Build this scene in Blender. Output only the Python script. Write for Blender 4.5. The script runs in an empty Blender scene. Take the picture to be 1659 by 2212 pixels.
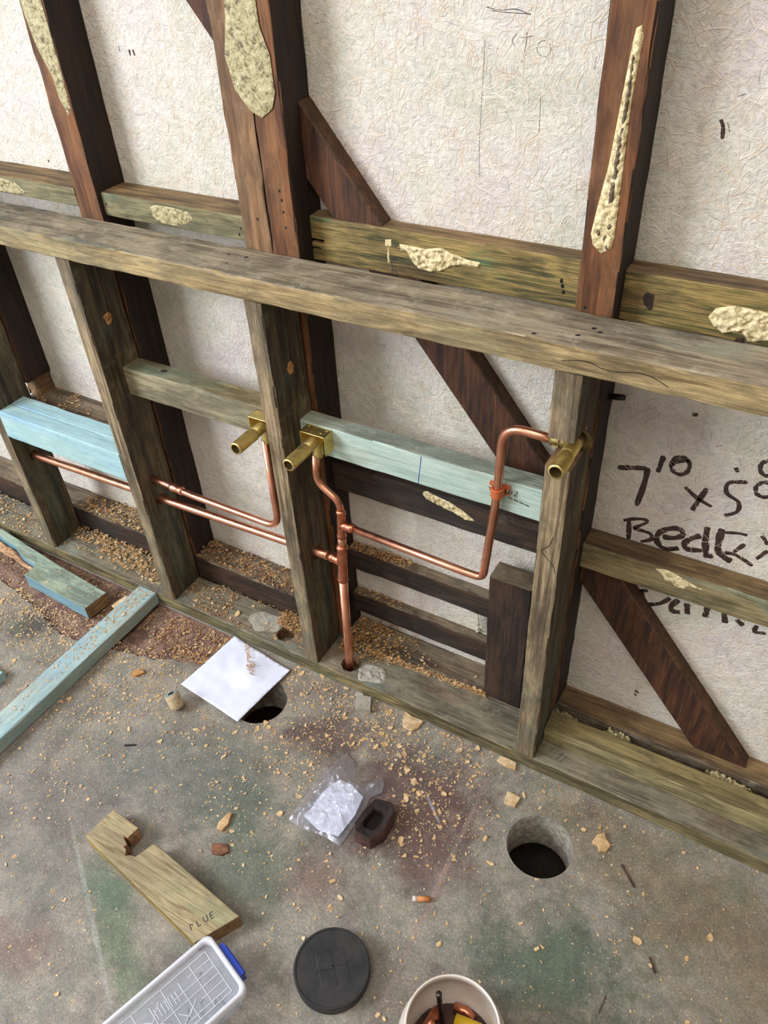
import bpy, bmesh, math, random
import numpy as np
from mathutils import Vector, Matrix, noise as mn
from mathutils.geometry import delaunay_2d_cdt
random.seed(7)
rng = np.random.default_rng(11)
S = bpy.context.scene
COL = S.collection

# ------------------------------------------------------------------ camera
cd = bpy.data.cameras.new('camera'); cam = bpy.data.objects.new('camera', cd); COL.objects.link(cam)
cd.sensor_fit = 'HORIZONTAL'; cd.sensor_width = 36.0; cd.lens = 1703.27 * 36.0 / 1659.0
cd.clip_start = 0.02
RC = np.array([[0.86528972, 0.498916, -0.048544], [0.28835651, -0.57463222, -0.76592972], [-0.41002954, 0.64875314, -0.64108903]])
CC = [0.431412, -0.841486, 1.365326]
M = Matrix([[RC[0][k], -RC[1][k], -RC[2][k], CC[k]] for k in range(3)] + [[0, 0, 0, 1]])
cam.matrix_world = M
S.camera = cam

# ------------------------------------------------------------------ light
W = bpy.data.worlds.new('world'); S.world = W; W.use_nodes = True
wn = W.node_tree; wn.nodes.clear()
wo = wn.nodes.new('ShaderNodeOutputWorld'); wb = wn.nodes.new('ShaderNodeBackground')
wt = wn.nodes.new('ShaderNodeTexCoord'); wm = wn.nodes.new('ShaderNodeVectorMath'); wm.operation = 'DOT_PRODUCT'
wm.inputs[1].default_value = (-0.75, -0.45, 0.48)
wr = wn.nodes.new('ShaderNodeValToRGB')
cr = wr.color_ramp
cr.elements[0].position = 0.15; cr.elements[0].color = (0.115, 0.088, 0.055, 1)
cr.elements[1].position = 1.0; cr.elements[1].color = (0.62, 0.64, 0.66, 1)
e = cr.elements.new(0.55); e.color = (0.24, 0.20, 0.155, 1)
wma = wn.nodes.new('ShaderNodeMath'); wma.operation = 'MULTIPLY_ADD'; wma.inputs[1].default_value = 0.5; wma.inputs[2].default_value = 0.5
wn.links.new(wt.outputs['Generated'], wm.inputs[0]); wn.links.new(wm.outputs['Value'], wma.inputs[0])
wn.links.new(wma.outputs[0], wr.inputs[0]); wn.links.new(wr.outputs[0], wb.inputs[0]); wn.links.new(wb.outputs[0], wo.inputs[0])
wb.inputs[1].default_value = 1.5

def area(name, loc, target, size, size_y, energy, col):
    l = bpy.data.lights.new(name, 'AREA'); l.shape = 'RECTANGLE'; l.size = size; l.size_y = size_y
    l.energy = energy; l.color = col
    o = bpy.data.objects.new(name, l); COL.objects.link(o)
    o.location = loc; o.rotation_euler = (Vector(target) - Vector(loc)).to_track_quat('-Z', 'Y').to_euler()
    return o
area('window_light', (-2.15, -2.0, 1.9), (-0.4, 0.1, 0.45), 1.1, 1.1, 104, (0.83, 0.91, 1.0))
area('floor_fill_light', (0.15, -1.5, 3.0), (0.15, -.35, 0.0), 1.6, 1.6, 34, (1.0, 0.95, 0.88))  # added fill from above to brighten the floor, no such lamp in the room
S.view_settings.view_transform = 'Standard'; S.view_settings.look = 'None'
S.view_settings.exposure = 0.0; S.view_settings.gamma = 1.0; S.view_settings.use_curve_mapping = False

# ------------------------------------------------------------------ materials
def srgb(c):
    return tuple(((v / 255) / 12.92 if v / 255 <= 0.04045 else ((v / 255 + 0.055) / 1.055) ** 2.4) for v in c) + (1.0,)
class NT:
    def __init__(s, name):
        s.m = bpy.data.materials.new(name); s.m.use_nodes = True; s.t = s.m.node_tree; s.t.nodes.clear()
        s.out = s.n('ShaderNodeOutputMaterial'); s.b = s.n('ShaderNodeBsdfPrincipled'); s.l(s.b.outputs[0], s.out.inputs[0])
    def n(s, k, **kw):
        x = s.t.nodes.new(k)
        for a, v in kw.items(): setattr(x, a, v)
        return x
    def l(s, a, b): s.t.links.new(a, b)
    def coord(s, scale=(1, 1, 1), loc=(0, 0, 0), world=False):
        if world: o = s.n('ShaderNodeNewGeometry').outputs['Position']
        else: o = s.n('ShaderNodeTexCoord').outputs['Object']
        mp = s.n('ShaderNodeMapping'); mp.inputs['Scale'].default_value = scale; mp.inputs['Location'].default_value = loc
        s.l(o, mp.inputs[0]); return mp.outputs[0]
    def noise(s, v, scale, detail=4, rough=.5, dist=0):
        x = s.n('ShaderNodeTexNoise'); x.inputs['Scale'].default_value = scale; x.inputs['Detail'].default_value = detail
        x.inputs['Roughness'].default_value = rough; x.inputs['Distortion'].default_value = dist
        s.l(v, x.inputs['Vector']); return x.outputs['Fac']
    def ramp(s, f, stops):
        x = s.n('ShaderNodeValToRGB'); c = x.color_ramp
        while len(c.elements) < len(stops): c.elements.new(.5)
        for e_, (p, col) in zip(c.elements, stops):
            e_.position = p; e_.color = col if len(col) == 4 else srgb(col)
        s.l(f, x.inputs[0]); return x.outputs[0]
    def val(s, f, a, b, lo=0, hi=1):
        x = s.n('ShaderNodeMapRange'); x.interpolation_type = 'SMOOTHSTEP'
        for k, v in zip((1, 2, 3, 4), (a, b, lo, hi)): x.inputs[k].default_value = v
        s.l(f, x.inputs[0]); return x.outputs[0]
    def math(s, op, a, b):
        x = s.n('ShaderNodeMath', operation=op)
        for i, v in enumerate((a, b)):
            if hasattr(v, 'links'): s.l(v, x.inputs[i])
            else: x.inputs[i].default_value = v
        return x.outputs[0]
    def mix(s, f, a, b, mode='MIX'):
        x = s.n('ShaderNodeMix', data_type='RGBA', blend_type=mode)
        for i, v in zip((0, 6, 7), (f, a, b)):
            if hasattr(v, 'links'): s.l(v, x.inputs[i])
            else: x.inputs[i].default_value = v if i == 0 else (v if len(v) == 4 else srgb(v))
        return x.outputs[2]
    def bump(s, h, st, d=.002):
        x = s.n('ShaderNodeBump'); x.inputs['Strength'].default_value = st; x.inputs['Distance'].default_value = d
        s.l(h, x.inputs['Height']); s.l(x.outputs[0], s.b.inputs['Normal'])
    def fin(s, col=None, rough=.7, metal=0):
        if col is not None:
            if hasattr(col, 'links'): s.l(col, s.b.inputs['Base Color'])
            else: s.b.inputs['Base Color'].default_value = col if len(col) == 4 else srgb(col)
        if hasattr(rough, 'links'): s.l(rough, s.b.inputs['Roughness'])
        else: s.b.inputs['Roughness'].default_value = rough
        s.b.inputs['Metallic'].default_value = metal
        return s.m

def wood(name, cols, axis='x', stains=(), grain=1.0, bump=.5, rough=.75, speck=.25, fine=.35, dust=None, seed=None, mott=.6):
    t = NT(name); r = random.Random(seed if seed is not None else name)
    off = (r.uniform(-9, 9), r.uniform(-9, 9), r.uniform(-9, 9))
    def sc(al, ac): return tuple(al if axis == a else ac for a in 'xyz')
    g = t.noise(t.coord(sc(.8 * grain, 14 * grain), off), 6, 8, .62, .6)
    n = len(cols)
    col = t.ramp(g, [(.37 + .26 * i / (n - 1), c) for i, c in enumerate(cols)])
    f = t.noise(t.coord(sc(2.0, 60), off), 9, 5, .7)
    f2 = t.val(f, .36, .64)
    col = t.mix(fine, col, t.ramp(f2, [(0, (70, 62, 52)), (.45, (150, 146, 140)), (1, (215, 210, 200))]), 'OVERLAY')
    for k, (sc_, amt, scale, lo, hi) in enumerate(stains):
        s_ = t.noise(t.coord(sc(.45, 1.4), (off[1] + 3 * k, off[2], off[0])), scale, 6, .65, .4)
        m = t.math('MULTIPLY', t.val(s_, lo, hi), amt)
        col = t.mix(m, col, sc_)
    big = t.noise(t.coord(sc(3, 9), (off[2], off[0], off[1])), 3, 7, .68, .5)
    col = t.mix(mott, col, t.ramp(t.val(big, .38, .62), [(0, (98, 92, 84)), (.5, (156, 153, 148)), (1, (194, 189, 180))]), 'OVERLAY')
    if dust:
        d = t.noise(t.coord((1, 1, 1), off), 22, 8, .75)
        col = t.mix(t.val(d, dust[1], dust[2], 0, dust[3]), col, dust[0])
    sp = t.noise(t.coord((1, 1, 1), off), 160, 2, .5)
    col = t.mix(t.math('MULTIPLY', t.val(sp, .66, .72), speck), col, (25, 18, 14))
    h = t.math('ADD', t.math('MULTIPLY', f, .6), t.math('MULTIPLY', g, .8))
    t.bump(h, bump, .002)
    return t.fin(col, rough)

def plain(name, col, rough=.5, metal=0, var=.12, vscale=60, bump=0, bscale=200, col2=None):
    t = NT(name)
    a = srgb(col)
    b = srgb(col2) if col2 else tuple(x * (1 - var) for x in a[:3]) + (1,)
    n = t.noise(t.coord(), vscale, 5, .6)
    c = t.ramp(t.val(n, .3, .7), [(0, a), (1, b)])
    if bump: t.bump(t.noise(t.coord(), bscale, 4, .6), bump, .001)
    return t.fin(c, rough, metal)

MT = {}
# framing timber weathered grey green
fs = [((92, 108, 92), .5, 5, .5, .62), ((60, 52, 42), .65, 7, .52, .66)]
MT['stud'] = wood('weathered_stud_timber', [(50, 41, 29), (82, 70, 52), (112, 98, 74), (90, 80, 60)], 'z', fs + [((112, 132, 114), .3, 11, .55, .66)], dust=((160, 148, 125), .55, .75, .4))  # darker colour carries the shade on the stud sides
MT['stud_lit'] = wood('weathered_stud_timber_face', [(104, 88, 64), (142, 122, 94), (168, 148, 118), (146, 130, 104)], 'z', [((70, 60, 46), .6, 8, .5, .65), ((120, 132, 112), .4, 6, .5, .65)], dust=((180, 168, 145), .55, .75, .35))  # lighter copy for the front faces, light put into the colour
MT['rail_f'] = wood('rail_front_timber', [(126, 104, 68), (162, 140, 98), (184, 162, 118), (156, 136, 98)], 'x', [((136, 140, 112), .35, 6, .5, .64), ((96, 78, 54), .6, 9, .56, .68)])
MT['rail_t'] = wood('rail_top_timber', [(118, 106, 88), (144, 132, 112), (164, 152, 132), (140, 132, 112)], 'x', [((136, 148, 138), .45, 5, .52, .64), ((92, 82, 68), .6, 10, .52, .66)], dust=((186, 176, 156), .5, .7, .5))
MT['plate_t'] = wood('plate_top_timber', [(106, 98, 82), (130, 122, 104), (142, 136, 118), (122, 116, 98)], 'x', [((116, 138, 134), .65, 4, .46, .58), ((124, 94, 78), .55, 6, .54, .64)], dust=((170, 158, 134), .5, .72, .4))
MT['plate_f'] = wood('plate_edge_timber', [(82, 72, 46), (122, 110, 74), (156, 142, 104), (120, 118, 84)], 'x', [((110, 126, 100), .4, 6, .5, .64)], bump=1.0, fine=.6)
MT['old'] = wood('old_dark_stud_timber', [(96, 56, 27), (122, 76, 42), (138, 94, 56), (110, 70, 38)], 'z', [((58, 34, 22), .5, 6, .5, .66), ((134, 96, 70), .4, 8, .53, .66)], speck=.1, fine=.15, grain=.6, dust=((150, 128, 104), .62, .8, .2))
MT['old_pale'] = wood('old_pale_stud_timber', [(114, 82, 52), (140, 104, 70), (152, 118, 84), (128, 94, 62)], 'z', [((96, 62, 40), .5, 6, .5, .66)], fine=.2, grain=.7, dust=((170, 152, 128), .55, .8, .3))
MT['old_shaded_side'] = wood('old_stud_side', [(22, 14, 9), (38, 24, 16), (52, 33, 22), (32, 20, 14)], 'z', [((72, 36, 26), .4, 5, .55, .66)], speck=.1, fine=.15)  # near-black copy of the old timber, shade of the sides put into colour
MT['brace'] = wood('brace_timber', [(54, 30, 16), (78, 44, 24), (98, 60, 34), (66, 38, 21)], 'z', [((30, 18, 14), .6, 5, .5, .62), ((92, 52, 34), .5, 7, .55, .66)], speck=.15)
MT['brace_t'] = wood('brace_edge_timber', [(70, 44, 25), (88, 58, 34), (104, 70, 42), (80, 52, 30)], 'z', [((60, 40, 28), .5, 5, .5, .62)], speck=.15)
MT['dark_x'] = wood('dark_rail_timber', [(40, 26, 17), (58, 40, 27), (76, 54, 38), (50, 35, 24)], 'x', [((76, 48, 30), .5, 8, .52, .66), ((44, 46, 44), .5, 4, .5, .66)], speck=.2, dust=((120, 108, 92), .56, .78, .35))
MT['dark_z'] = wood('dark_block_timber', [(40, 27, 20), (60, 42, 31), (76, 54, 40), (54, 38, 30)], 'z', [((36, 24, 18), .6, 6, .5, .66)], speck=.1, bump=1.0)
MT['dust_top'] = wood('dusty_old_timber_top', [(88, 72, 56), (112, 96, 78), (134, 120, 100), (112, 100, 84)], 'x', [((74, 52, 38), .6, 8, .5, .64)], dust=((160, 148, 128), .5, .7, .5))
MT['olive'] = wood('treated_pine_olive', [(82, 80, 44), (132, 116, 66), (166, 142, 88), (136, 120, 68), (92, 92, 50)], 'x', [((58, 116, 84), .55, 5, .58, .66), ((92, 64, 38), .55, 6, .56, .66)], grain=1.2, fine=.5, speck=.1)
MT['olive_g'] = wood('treated_pine_green_grey', [(110, 100, 66), (144, 128, 92), (156, 142, 104), (126, 118, 86)], 'x', [((122, 146, 130), .5, 4, .52, .64), ((96, 74, 48), .5, 7, .56, .66)], fine=.4, speck=.15)
MT['olive_t'] = wood('treated_pine_top', [(92, 72, 48), (126, 102, 68), (148, 122, 84), (118, 98, 68)], 'x', [((78, 58, 42), .6, 6, .52, .64)], speck=.2, dust=((160, 140, 112), .6, .8, .3))
MT['n1'] = wood('grey_green_noggin', [(98, 92, 64), (130, 122, 88), (146, 138, 104), (124, 122, 90)], 'x', [((104, 130, 110), .5, 5, .52, .64)], fine=.4)
MT['lownog'] = wood('tan_green_noggin', [(110, 98, 62), (140, 126, 84), (156, 140, 96), (134, 122, 82)], 'x', [((146, 158, 128), .5, 4, .56, .66), ((160, 104, 70), .5, 6, .57, .66)], fine=.3, speck=.1)
MT['lownog_f'] = wood('tan_green_noggin_front', [(128, 118, 82), (152, 142, 102), (166, 154, 114), (146, 138, 100)], 'x', [((150, 158, 130), .4, 4, .54, .66)], fine=.3, speck=.1)
MT['mint'] = wood('pale_mint_timber', [(164, 184, 172), (178, 196, 185), (190, 204, 195), (174, 192, 180)], 'x', [((174, 200, 194), .5, 5, .5, .64), ((166, 164, 136), .5, 7, .58, .68)], fine=.15, mott=.25, speck=.12)
MT['mint_t'] = wood('dusty_mint_timber', [(134, 144, 134), (150, 160, 149), (164, 174, 163), (144, 154, 144)], 'x', [((150, 144, 118), .6, 7, .52, .64)], fine=.22, dust=((176, 172, 150), .5, .7, .4))
MT['sage'] = wood('sage_noggin', [(124, 114, 90), (146, 136, 110), (160, 150, 124), (144, 136, 112)], 'x', [((134, 146, 126), .35, 5, .52, .64), ((108, 92, 66), .5, 8, .56, .66)], fine=.3)
MT['blue'] = wood('blue_primed_timber', [(150, 184, 190), (160, 194, 199), (170, 203, 206), (158, 190, 197)], 'x', [((148, 184, 203), .6, 4, .5, .62), ((174, 200, 192), .5, 6, .53, .64)], fine=.06, speck=.3, mott=.2)
MT['blue_y'] = wood('blue_primed_timber_y', [(148, 172, 174), (160, 184, 184), (170, 192, 190), (156, 178, 180)], 'y', [((146, 176, 192), .6, 5, .5, .62), ((180, 184, 170), .5, 8, .5, .64)], fine=.06, mott=.25, dust=((196, 178, 150), .56, .72, .5))
MT['blue_o'] = wood('blue_offcut_timber', [(138, 160, 148), (152, 172, 158), (164, 182, 168), (148, 168, 154)], 'x', [((160, 170, 140), .5, 7, .54, .66)], fine=.3, dust=((176, 166, 138), .56, .72, .5))
MT['blue_s'] = wood('blue_offcut_side', [(112, 148, 162), (124, 162, 174), (134, 170, 182), (120, 156, 168)], 'x', [], fine=.1, mott=.2)
MT['tanoff'] = wood('tan_offcut_timber', [(136, 116, 82), (168, 150, 114), (184, 168, 132), (162, 146, 112), (146, 134, 98)], 'x', [((150, 158, 118), .5, 5, .52, .64)], grain=1.4, fine=.25, speck=.15, mott=.35)
MT['tanside'] = wood('tan_offcut_side', [(140, 114, 62), (170, 146, 84), (184, 158, 100), (150, 128, 76)], 'x', [], fine=.3)
MT['palecore'] = plain('pale_dusty_wood', (206, 186, 152), .8, 0, col2=(172, 148, 112), vscale=90, bump=1)
MT['endgrain'] = wood('raw_end_grain', [(112, 82, 54), (150, 116, 80), (172, 138, 98)], 'y', [], grain=2, fine=.4)
MT['raw'] = wood('raw_broken_wood', [(176, 134, 96), (206, 170, 130), (222, 192, 156)], 'x', [((150, 96, 66), .5, 8, .55, .66)], grain=2, fine=.4, bump=1)
MT['chip'] = plain('fresh_wood_chip', (216, 184, 136), .7, 0, col2=(178, 138, 92), vscale=90, bump=.5)
MT['chip2'] = plain('pale_wood_chip', (222, 196, 156), .7, 0, col2=(182, 146, 102), vscale=90, bump=.5)
MT['chip3'] = plain('orange_wood_chip', (198, 148, 88), .7, 0, col2=(156, 108, 58), vscale=90, bump=.5)
MT['chip4'] = plain('brown_wood_chip', (140, 92, 64), .75, 0, col2=(96, 62, 44), vscale=90, bump=.5)
MT['glue_'] = plain('dried_adhesive', (222, 204, 154), .55, 0, col2=(176, 152, 96), vscale=140, bump=1.0, bscale=160)
MT['glue2_'] = plain('old_dried_adhesive', (176, 164, 126), .6, 0, col2=(112, 98, 66), vscale=110, bump=1.0, bscale=160)
def glue(name, stops):
    t = NT(name); n = t.noise(t.coord(), 110, 6, .75, .8); c = t.ramp(n, stops)
    t.bump(t.noise(t.coord(), 230, 4, .6), 1.0, .0015); return t.fin(c, .55)
MT['glue'] = glue('dried_adhesive_cream', [(.38, (134, 112, 74)), (.46, (206, 186, 138)), (.6, (232, 216, 172))])
MT['glue2'] = glue('dried_adhesive_old', [(.38, (86, 68, 42)), (.47, (160, 146, 104)), (.62, (194, 182, 140))])
MT['gcore'] = glue('adhesive_core', [(.4, (74, 58, 44)), (.6, (128, 112, 88))])
MT['ink'] = plain('brown_marker', (44, 28, 24), .6, 0, col2=(72, 50, 42), vscale=120)
MT['pencil'] = plain('pencil_grey', (62, 58, 60), .6)
MT['black'] = plain('black_hole_dark', (14, 11, 9), .9)
def metal(name, a, b, r0, r1, vs):
    t = NT(name); n = t.noise(t.coord(), vs, 6, .6); c = t.ramp(t.val(n, .3, .7), [(0, a), (1, b)])
    return t.fin(c, t.val(t.noise(t.coord(), vs * 2, 4, .6), .3, .7, r0, r1), 1.0)
MT['copper'] = metal('copper', (236, 172, 142), (210, 138, 108), .26, .42, 40)
MT['copper_j'] = metal('copper_fitting', (222, 148, 116), (184, 108, 80), .26, .45, 60)
MT['brass'] = metal('brass', (240, 218, 146), (220, 194, 120), .34, .5, 60)
MT['brass_d'] = metal('dusty_shaded_brass', (142, 124, 82), (96, 82, 54), .5, .7, 60)  # dust on the elbow and plate, painted shade inside the bores
t = NT('orange_clip_plastic'); t.b.inputs['Subsurface Weight'].default_value = .2; t.b.inputs['Subsurface Radius'].default_value = (.004, .002, .001)
MT['clip'] = t.fin((188, 96, 54), .35)
MT['screw'] = metal('zinc_screw', (170, 168, 160), (120, 118, 112), .3, .5, 80)
MT['rubber'] = plain('black_dusty_plastic', (20, 20, 24), .5, 0, col2=(44, 41, 40), vscale=35, bump=.1)
MT['bucket'] = plain('white_bucket_plastic', (232, 222, 212), .4, 0, col2=(214, 200, 186), vscale=14)
MT['white_p'] = plain('white_paper', (228, 230, 246), .7, 0, var=.06, vscale=14, bump=.25, bscale=40)
MT['bluep'] = plain('blue_plastic', (34, 66, 178), .35, 0, var=.1)
MT['yellow'] = plain('yellow_plastic', (226, 184, 38), .4)
MT['orange'] = plain('orange_brown_filter', (206, 140, 84), .6, 0, col2=(186, 112, 60))
MT['whiteend'] = plain('off_white_filter', (222, 208, 196), .6)
MT['steel'] = metal('dark_steel', (92, 88, 86), (60, 56, 54), .35, .5, 80)

# painted fibre board
t = NT('fibre_board')
base = t.ramp(t.noise(t.coord(), 5, 5, .6, .4), [(.38, (216, 204, 198)), (.5, (222, 214, 202)), (.62, (206, 201, 184))])
base = t.mix(t.math('MULTIPLY', t.val(t.noise(t.coord((1, 1, 1), (3, 1, 7)), 9, 8, .75), .56, .72), .35), base, (198, 178, 130))
base = t.mix(t.math('MULTIPLY', t.val(t.noise(t.coord((1, 1, 1), (8, 4, 1)), 26, 8, .8), .60, .74), .3), base, (184, 130, 118))
base = t.mix(t.math('MULTIPLY', t.val(t.noise(t.coord((1, 1, 1), (2, 9, 5)), 70, 8, .8, 1.0), .63, .72), .55), base, (96, 74, 58))
h = t.math('ADD', t.noise(t.coord(), 75, 6, .6, 2.5), t.math('MULTIPLY', t.noise(t.coord(), 14, 4, .6), 1.5))
t.bump(h, .9, .004)
MT['board'] = t.fin(base, .7)
MT['fibre_a'] = plain('painted_fibre', (224, 212, 200), .6, 0, col2=(206, 186, 160), vscale=40)
MT['fibre_b'] = plain('tan_fibre', (196, 174, 150), .7, 0, col2=(180, 146, 132), vscale=20)
MT['fibre_c'] = plain('brown_fibre', (140, 126, 116), .7, 0, col2=(104, 92, 84), vscale=8)

# concrete floor
t = NT('stained_concrete')
pos = t.coord(world=True)
def blob(cx, cy, rx, ry, ang, lo=.3, hi=1.45, nz=1.9, ns=13):
    mp = t.n('ShaderNodeMapping', vector_type='TEXTURE'); mp.inputs['Location'].default_value = (cx, cy, 0)
    mp.inputs['Rotation'].default_value = (0, 0, math.radians(ang)); mp.inputs['Scale'].default_value = (rx, ry, 1)
    t.l(pos, mp.inputs[0])
    ln = t.n('ShaderNodeVectorMath', operation='LENGTH'); t.l(mp.outputs[0], ln.inputs[0])
    n = t.math('MULTIPLY', t.math('SUBTRACT', t.noise(pos, ns, 9, .8, .3), .5), nz * 2)
    return t.val(t.math('ADD', ln.outputs['Value'], n), lo, hi, 1, 0)
c = t.ramp(t.noise(pos, 7, 8, .65, .3), [(.36, (142, 134, 126)), (.46, (168, 160, 150)), (.54, (182, 174, 163)), (.64, (160, 157, 147))])
for (cx, cy, rx, ry, an, col_, am) in [
    (.36, -.31, .13, .085, 10, (84, 112, 90), .8), (.50, -.42, .16, .08, 20, (92, 112, 90), .6), (.30, -.62, .2, .08, 20, (104, 120, 100), .5),
    (.50, -.10, .26, .09, -8, (152, 136, 108), .75), (.66, -.2, .2, .1, 0, (150, 134, 108), .6),
    (.03, -.15, .14, .11, 20, (116, 90, 86), .85), (.08, -.22, .10, .10, 40, (126, 96, 90), .8), (-.20, -.14, .10, .05, 20, (108, 74, 70), .7),
    (-.02, -.27, .05, .04, 0, (92, 60, 56), .6), (-.17, -.42, .09, .09, 0, (88, 112, 90), .6), (-.26, -.33, .10, .05, 30, (96, 116, 102), .6),
    (-.34, -.27, .10, .05, 0, (104, 116, 104), .5), (-.31, -.60, .15, .035, -32, (118, 138, 108), .8), (-.36, -.57, .04, .03, 0, (96, 134, 108), .6),
    (-.45, -.35, .16, .10, 30, (126, 132, 128), .5), (-.62, -.55, .25, .2, 0, (146, 138, 134), .4), (-.98, -.20, .09, .05, 30, (58, 54, 56), .8),
    (-.50, -.07, .2, .05, 0, (128, 90, 80), .5), (-.44, -.72, .09, .05, 20, (160, 122, 112), .5), (-.05, -.38, .05, .05, 20, (140, 94, 86), .5), (.2, -.45, .09, .05, 30, (120, 96, 88), .4)]:
    c = t.mix(t.math('MULTIPLY', blob(cx, cy, rx, ry, an), am), c, col_)
# chalky joint streak and trowel lines
for (cx, cy, rx, ry, an, col_, am) in [(.14, -.26, .19, .004, 92, (186, 158, 152), .6), (-.36, -.61, .16, .004, -33, (196, 196, 190), .6), (.065, -.16, .03, .0025, -40, (206, 200, 206), .8), (-.17, -.42, .0001, .0001, 0, (0, 0, 0), 0)]:
    c = t.mix(t.math('MULTIPLY', blob(cx, cy, rx, ry, an, .6, 1.6, .5, 30), am), c, col_)
c = t.mix(.6, c, t.ramp(t.noise(pos, 24, 9, .78, .4), [(.34, (110, 110, 105)), (.5, (160, 158, 153)), (.66, (200, 194, 186))]), 'OVERLAY')
c = t.mix(t.math('MULTIPLY', t.val(t.noise(pos, 11, 8, .75, 1.0), .52, .64), .35), c, (118, 132, 112))
c = t.mix(t.math('MULTIPLY', t.val(t.noise(t.coord((1, 1, 1), (5, 3, 0), True), 14, 8, .75, 1.0), .54, .66), .3), c, (132, 108, 100))
g = t.noise(pos, 260, 4, .7)
c = t.mix(.55, c, t.ramp(g, [(.3, (70, 66, 62)), (.5, (128, 126, 124)), (.72, (200, 198, 194))]), 'OVERLAY')
c = t.mix(t.math('MULTIPLY', t.val(t.noise(pos, 150, 2, .5), .70, .73), .7), c, (196, 186, 170))
c = t.mix(t.math('MULTIPLY', t.val(t.noise(pos, 60, 6, .8), .66, .72), .6), c, (64, 48, 42))
t.bump(t.math('ADD', t.noise(pos, 220, 5, .7), t.math('MULTIPLY', t.noise(pos, 25, 5, .6), 2.0)), .35, .002)
MT['floor'] = t.fin(c, t.val(t.noise(pos, 30, 4, .6), .3, .7, .5, .75))
t = NT('rough_lower_concrete')
pos = t.coord(world=True)
c = t.ramp(t.noise(pos, 16, 9, .75, .5), [(.36, (108, 78, 68)), (.46, (156, 120, 106)), (.56, (180, 146, 128)), (.66, (140, 108, 96))])
c = t.mix(.5, c, t.ramp(t.noise(pos, 240, 4, .7), [(.3, (70, 66, 62)), (.5, (128, 126, 124)), (.72, (190, 180, 170))]), 'OVERLAY')
t.bump(t.math('ADD', t.noise(pos, 160, 6, .7), t.math('MULTIPLY', t.noise(pos, 40, 6, .7), 3.0)), .8, .004)
MT['lower'] = t.fin(c, .85)
MT['hole'] = plain('cored_concrete_side', (150, 142, 128), .8, 0, col2=(96, 90, 80), vscale=90, bump=.8, bscale=150)
MT['dirt'] = plain('dark_void_dirt', (40, 32, 24), .9, 0, col2=(22, 18, 14), vscale=30, bump=1)
MT['mortar'] = plain('grey_mortar_dust', (170, 163, 150), .9, 0, col2=(144, 136, 122), vscale=60, bump=.8, bscale=120)
t = NT('clear_bag_film'); t.t.nodes.remove(t.b)
tr = t.n('ShaderNodeBsdfTransparent'); tr.inputs[0].default_value = (.97, .97, .98, 1)
gl = t.n('ShaderNodeBsdfGlossy'); gl.inputs['Roughness'].default_value = .12; gl.inputs[0].default_value = (1, 1, 1, 1)
df = t.n('ShaderNodeBsdfTranslucent'); df.inputs[0].default_value = (.85, .85, .95, 1)
d2 = t.n('ShaderNodeBsdfDiffuse'); d2.inputs[0].default_value = (.8, .8, .9, 1)
fr = t.n('ShaderNodeLayerWeight'); fr.inputs[0].default_value = .35
a1 = t.n('ShaderNodeMixShader'); a1.inputs[0].default_value = .17; a2 = t.n('ShaderNodeMixShader'); a3 = t.n('ShaderNodeMixShader'); a3.inputs[0].default_value = .5
t.l(df.outputs[0], a3.inputs[1]); t.l(d2.outputs[0], a3.inputs[2])
t.l(tr.outputs[0], a1.inputs[1]); t.l(a3.outputs[0], a1.inputs[2]); t.l(fr.outputs['Facing'], a2.inputs[0]); t.l(a1.outputs[0], a2.inputs[1]); t.l(gl.outputs[0], a2.inputs[2])
bp = t.n('ShaderNodeBump'); bp.inputs['Strength'].default_value = .5; bp.inputs['Distance'].default_value = .002
t.l(t.noise(t.coord(), 90, 5, .7, 1), bp.inputs['Height']); t.l(bp.outputs[0], gl.inputs['Normal']); t.l(bp.outputs[0], fr.inputs['Normal'])
t.l(a2.outputs[0], t.out.inputs[0]); MT['film'] = t.m
def milky(name, op, tint):
    t = NT(name); t.t.nodes.remove(t.b)
    tr = t.n('ShaderNodeBsdfTransparent'); tr.inputs[0].default_value = (.96, .96, .97, 1)
    p = t.n('ShaderNodeBsdfPrincipled'); p.inputs['Base Color'].default_value = srgb(tint); p.inputs['Roughness'].default_value = .3
    mx = t.n('ShaderNodeMixShader'); mx.inputs[0].default_value = op
    t.l(tr.outputs[0], mx.inputs[1]); t.l(p.outputs[0], mx.inputs[2]); t.l(mx.outputs[0], t.out.inputs[0]); return t.m
MT['case_rim'] = milky('milky_case_plastic', .82, (226, 226, 236))
MT['case_lid'] = milky('clear_case_lid', .24, (214, 218, 230))

# ------------------------------------------------------------------ mesh helpers
def mesh(name, verts, faces, mats, fmat=None, smooth=False, parent=None, loc=None, rot=None):
    me = bpy.data.meshes.new(name); me.from_pydata([tuple(v) for v in verts], [], faces)
    for m in mats: me.materials.append(MT[m])
    if fmat is not None: me.polygons.foreach_set('material_index', fmat)
    if smooth: me.polygons.foreach_set('use_smooth', [True] * len(me.polygons))
    me.update()
    o = bpy.data.objects.new(name, me); COL.objects.link(o)
    if parent: o.parent = parent
    if loc is not None: o.location = loc
    if rot is not None: o.rotation_euler = rot
    return o
def tag(o, label=None, cat=None, group=None, kind=None):
    if label: o['label'] = label
    if cat: o['category'] = cat
    if group: o['group'] = group
    if kind: o['kind'] = kind
    return o
def empty(name, loc, rot=None):
    o = bpy.data.objects.new(name, None); COL.objects.link(o); o.location = loc; o.empty_display_size = .02
    if rot: o.rotation_euler = rot
    return o
AX = {'x': 0, 'y': 1, 'z': 2}
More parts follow.
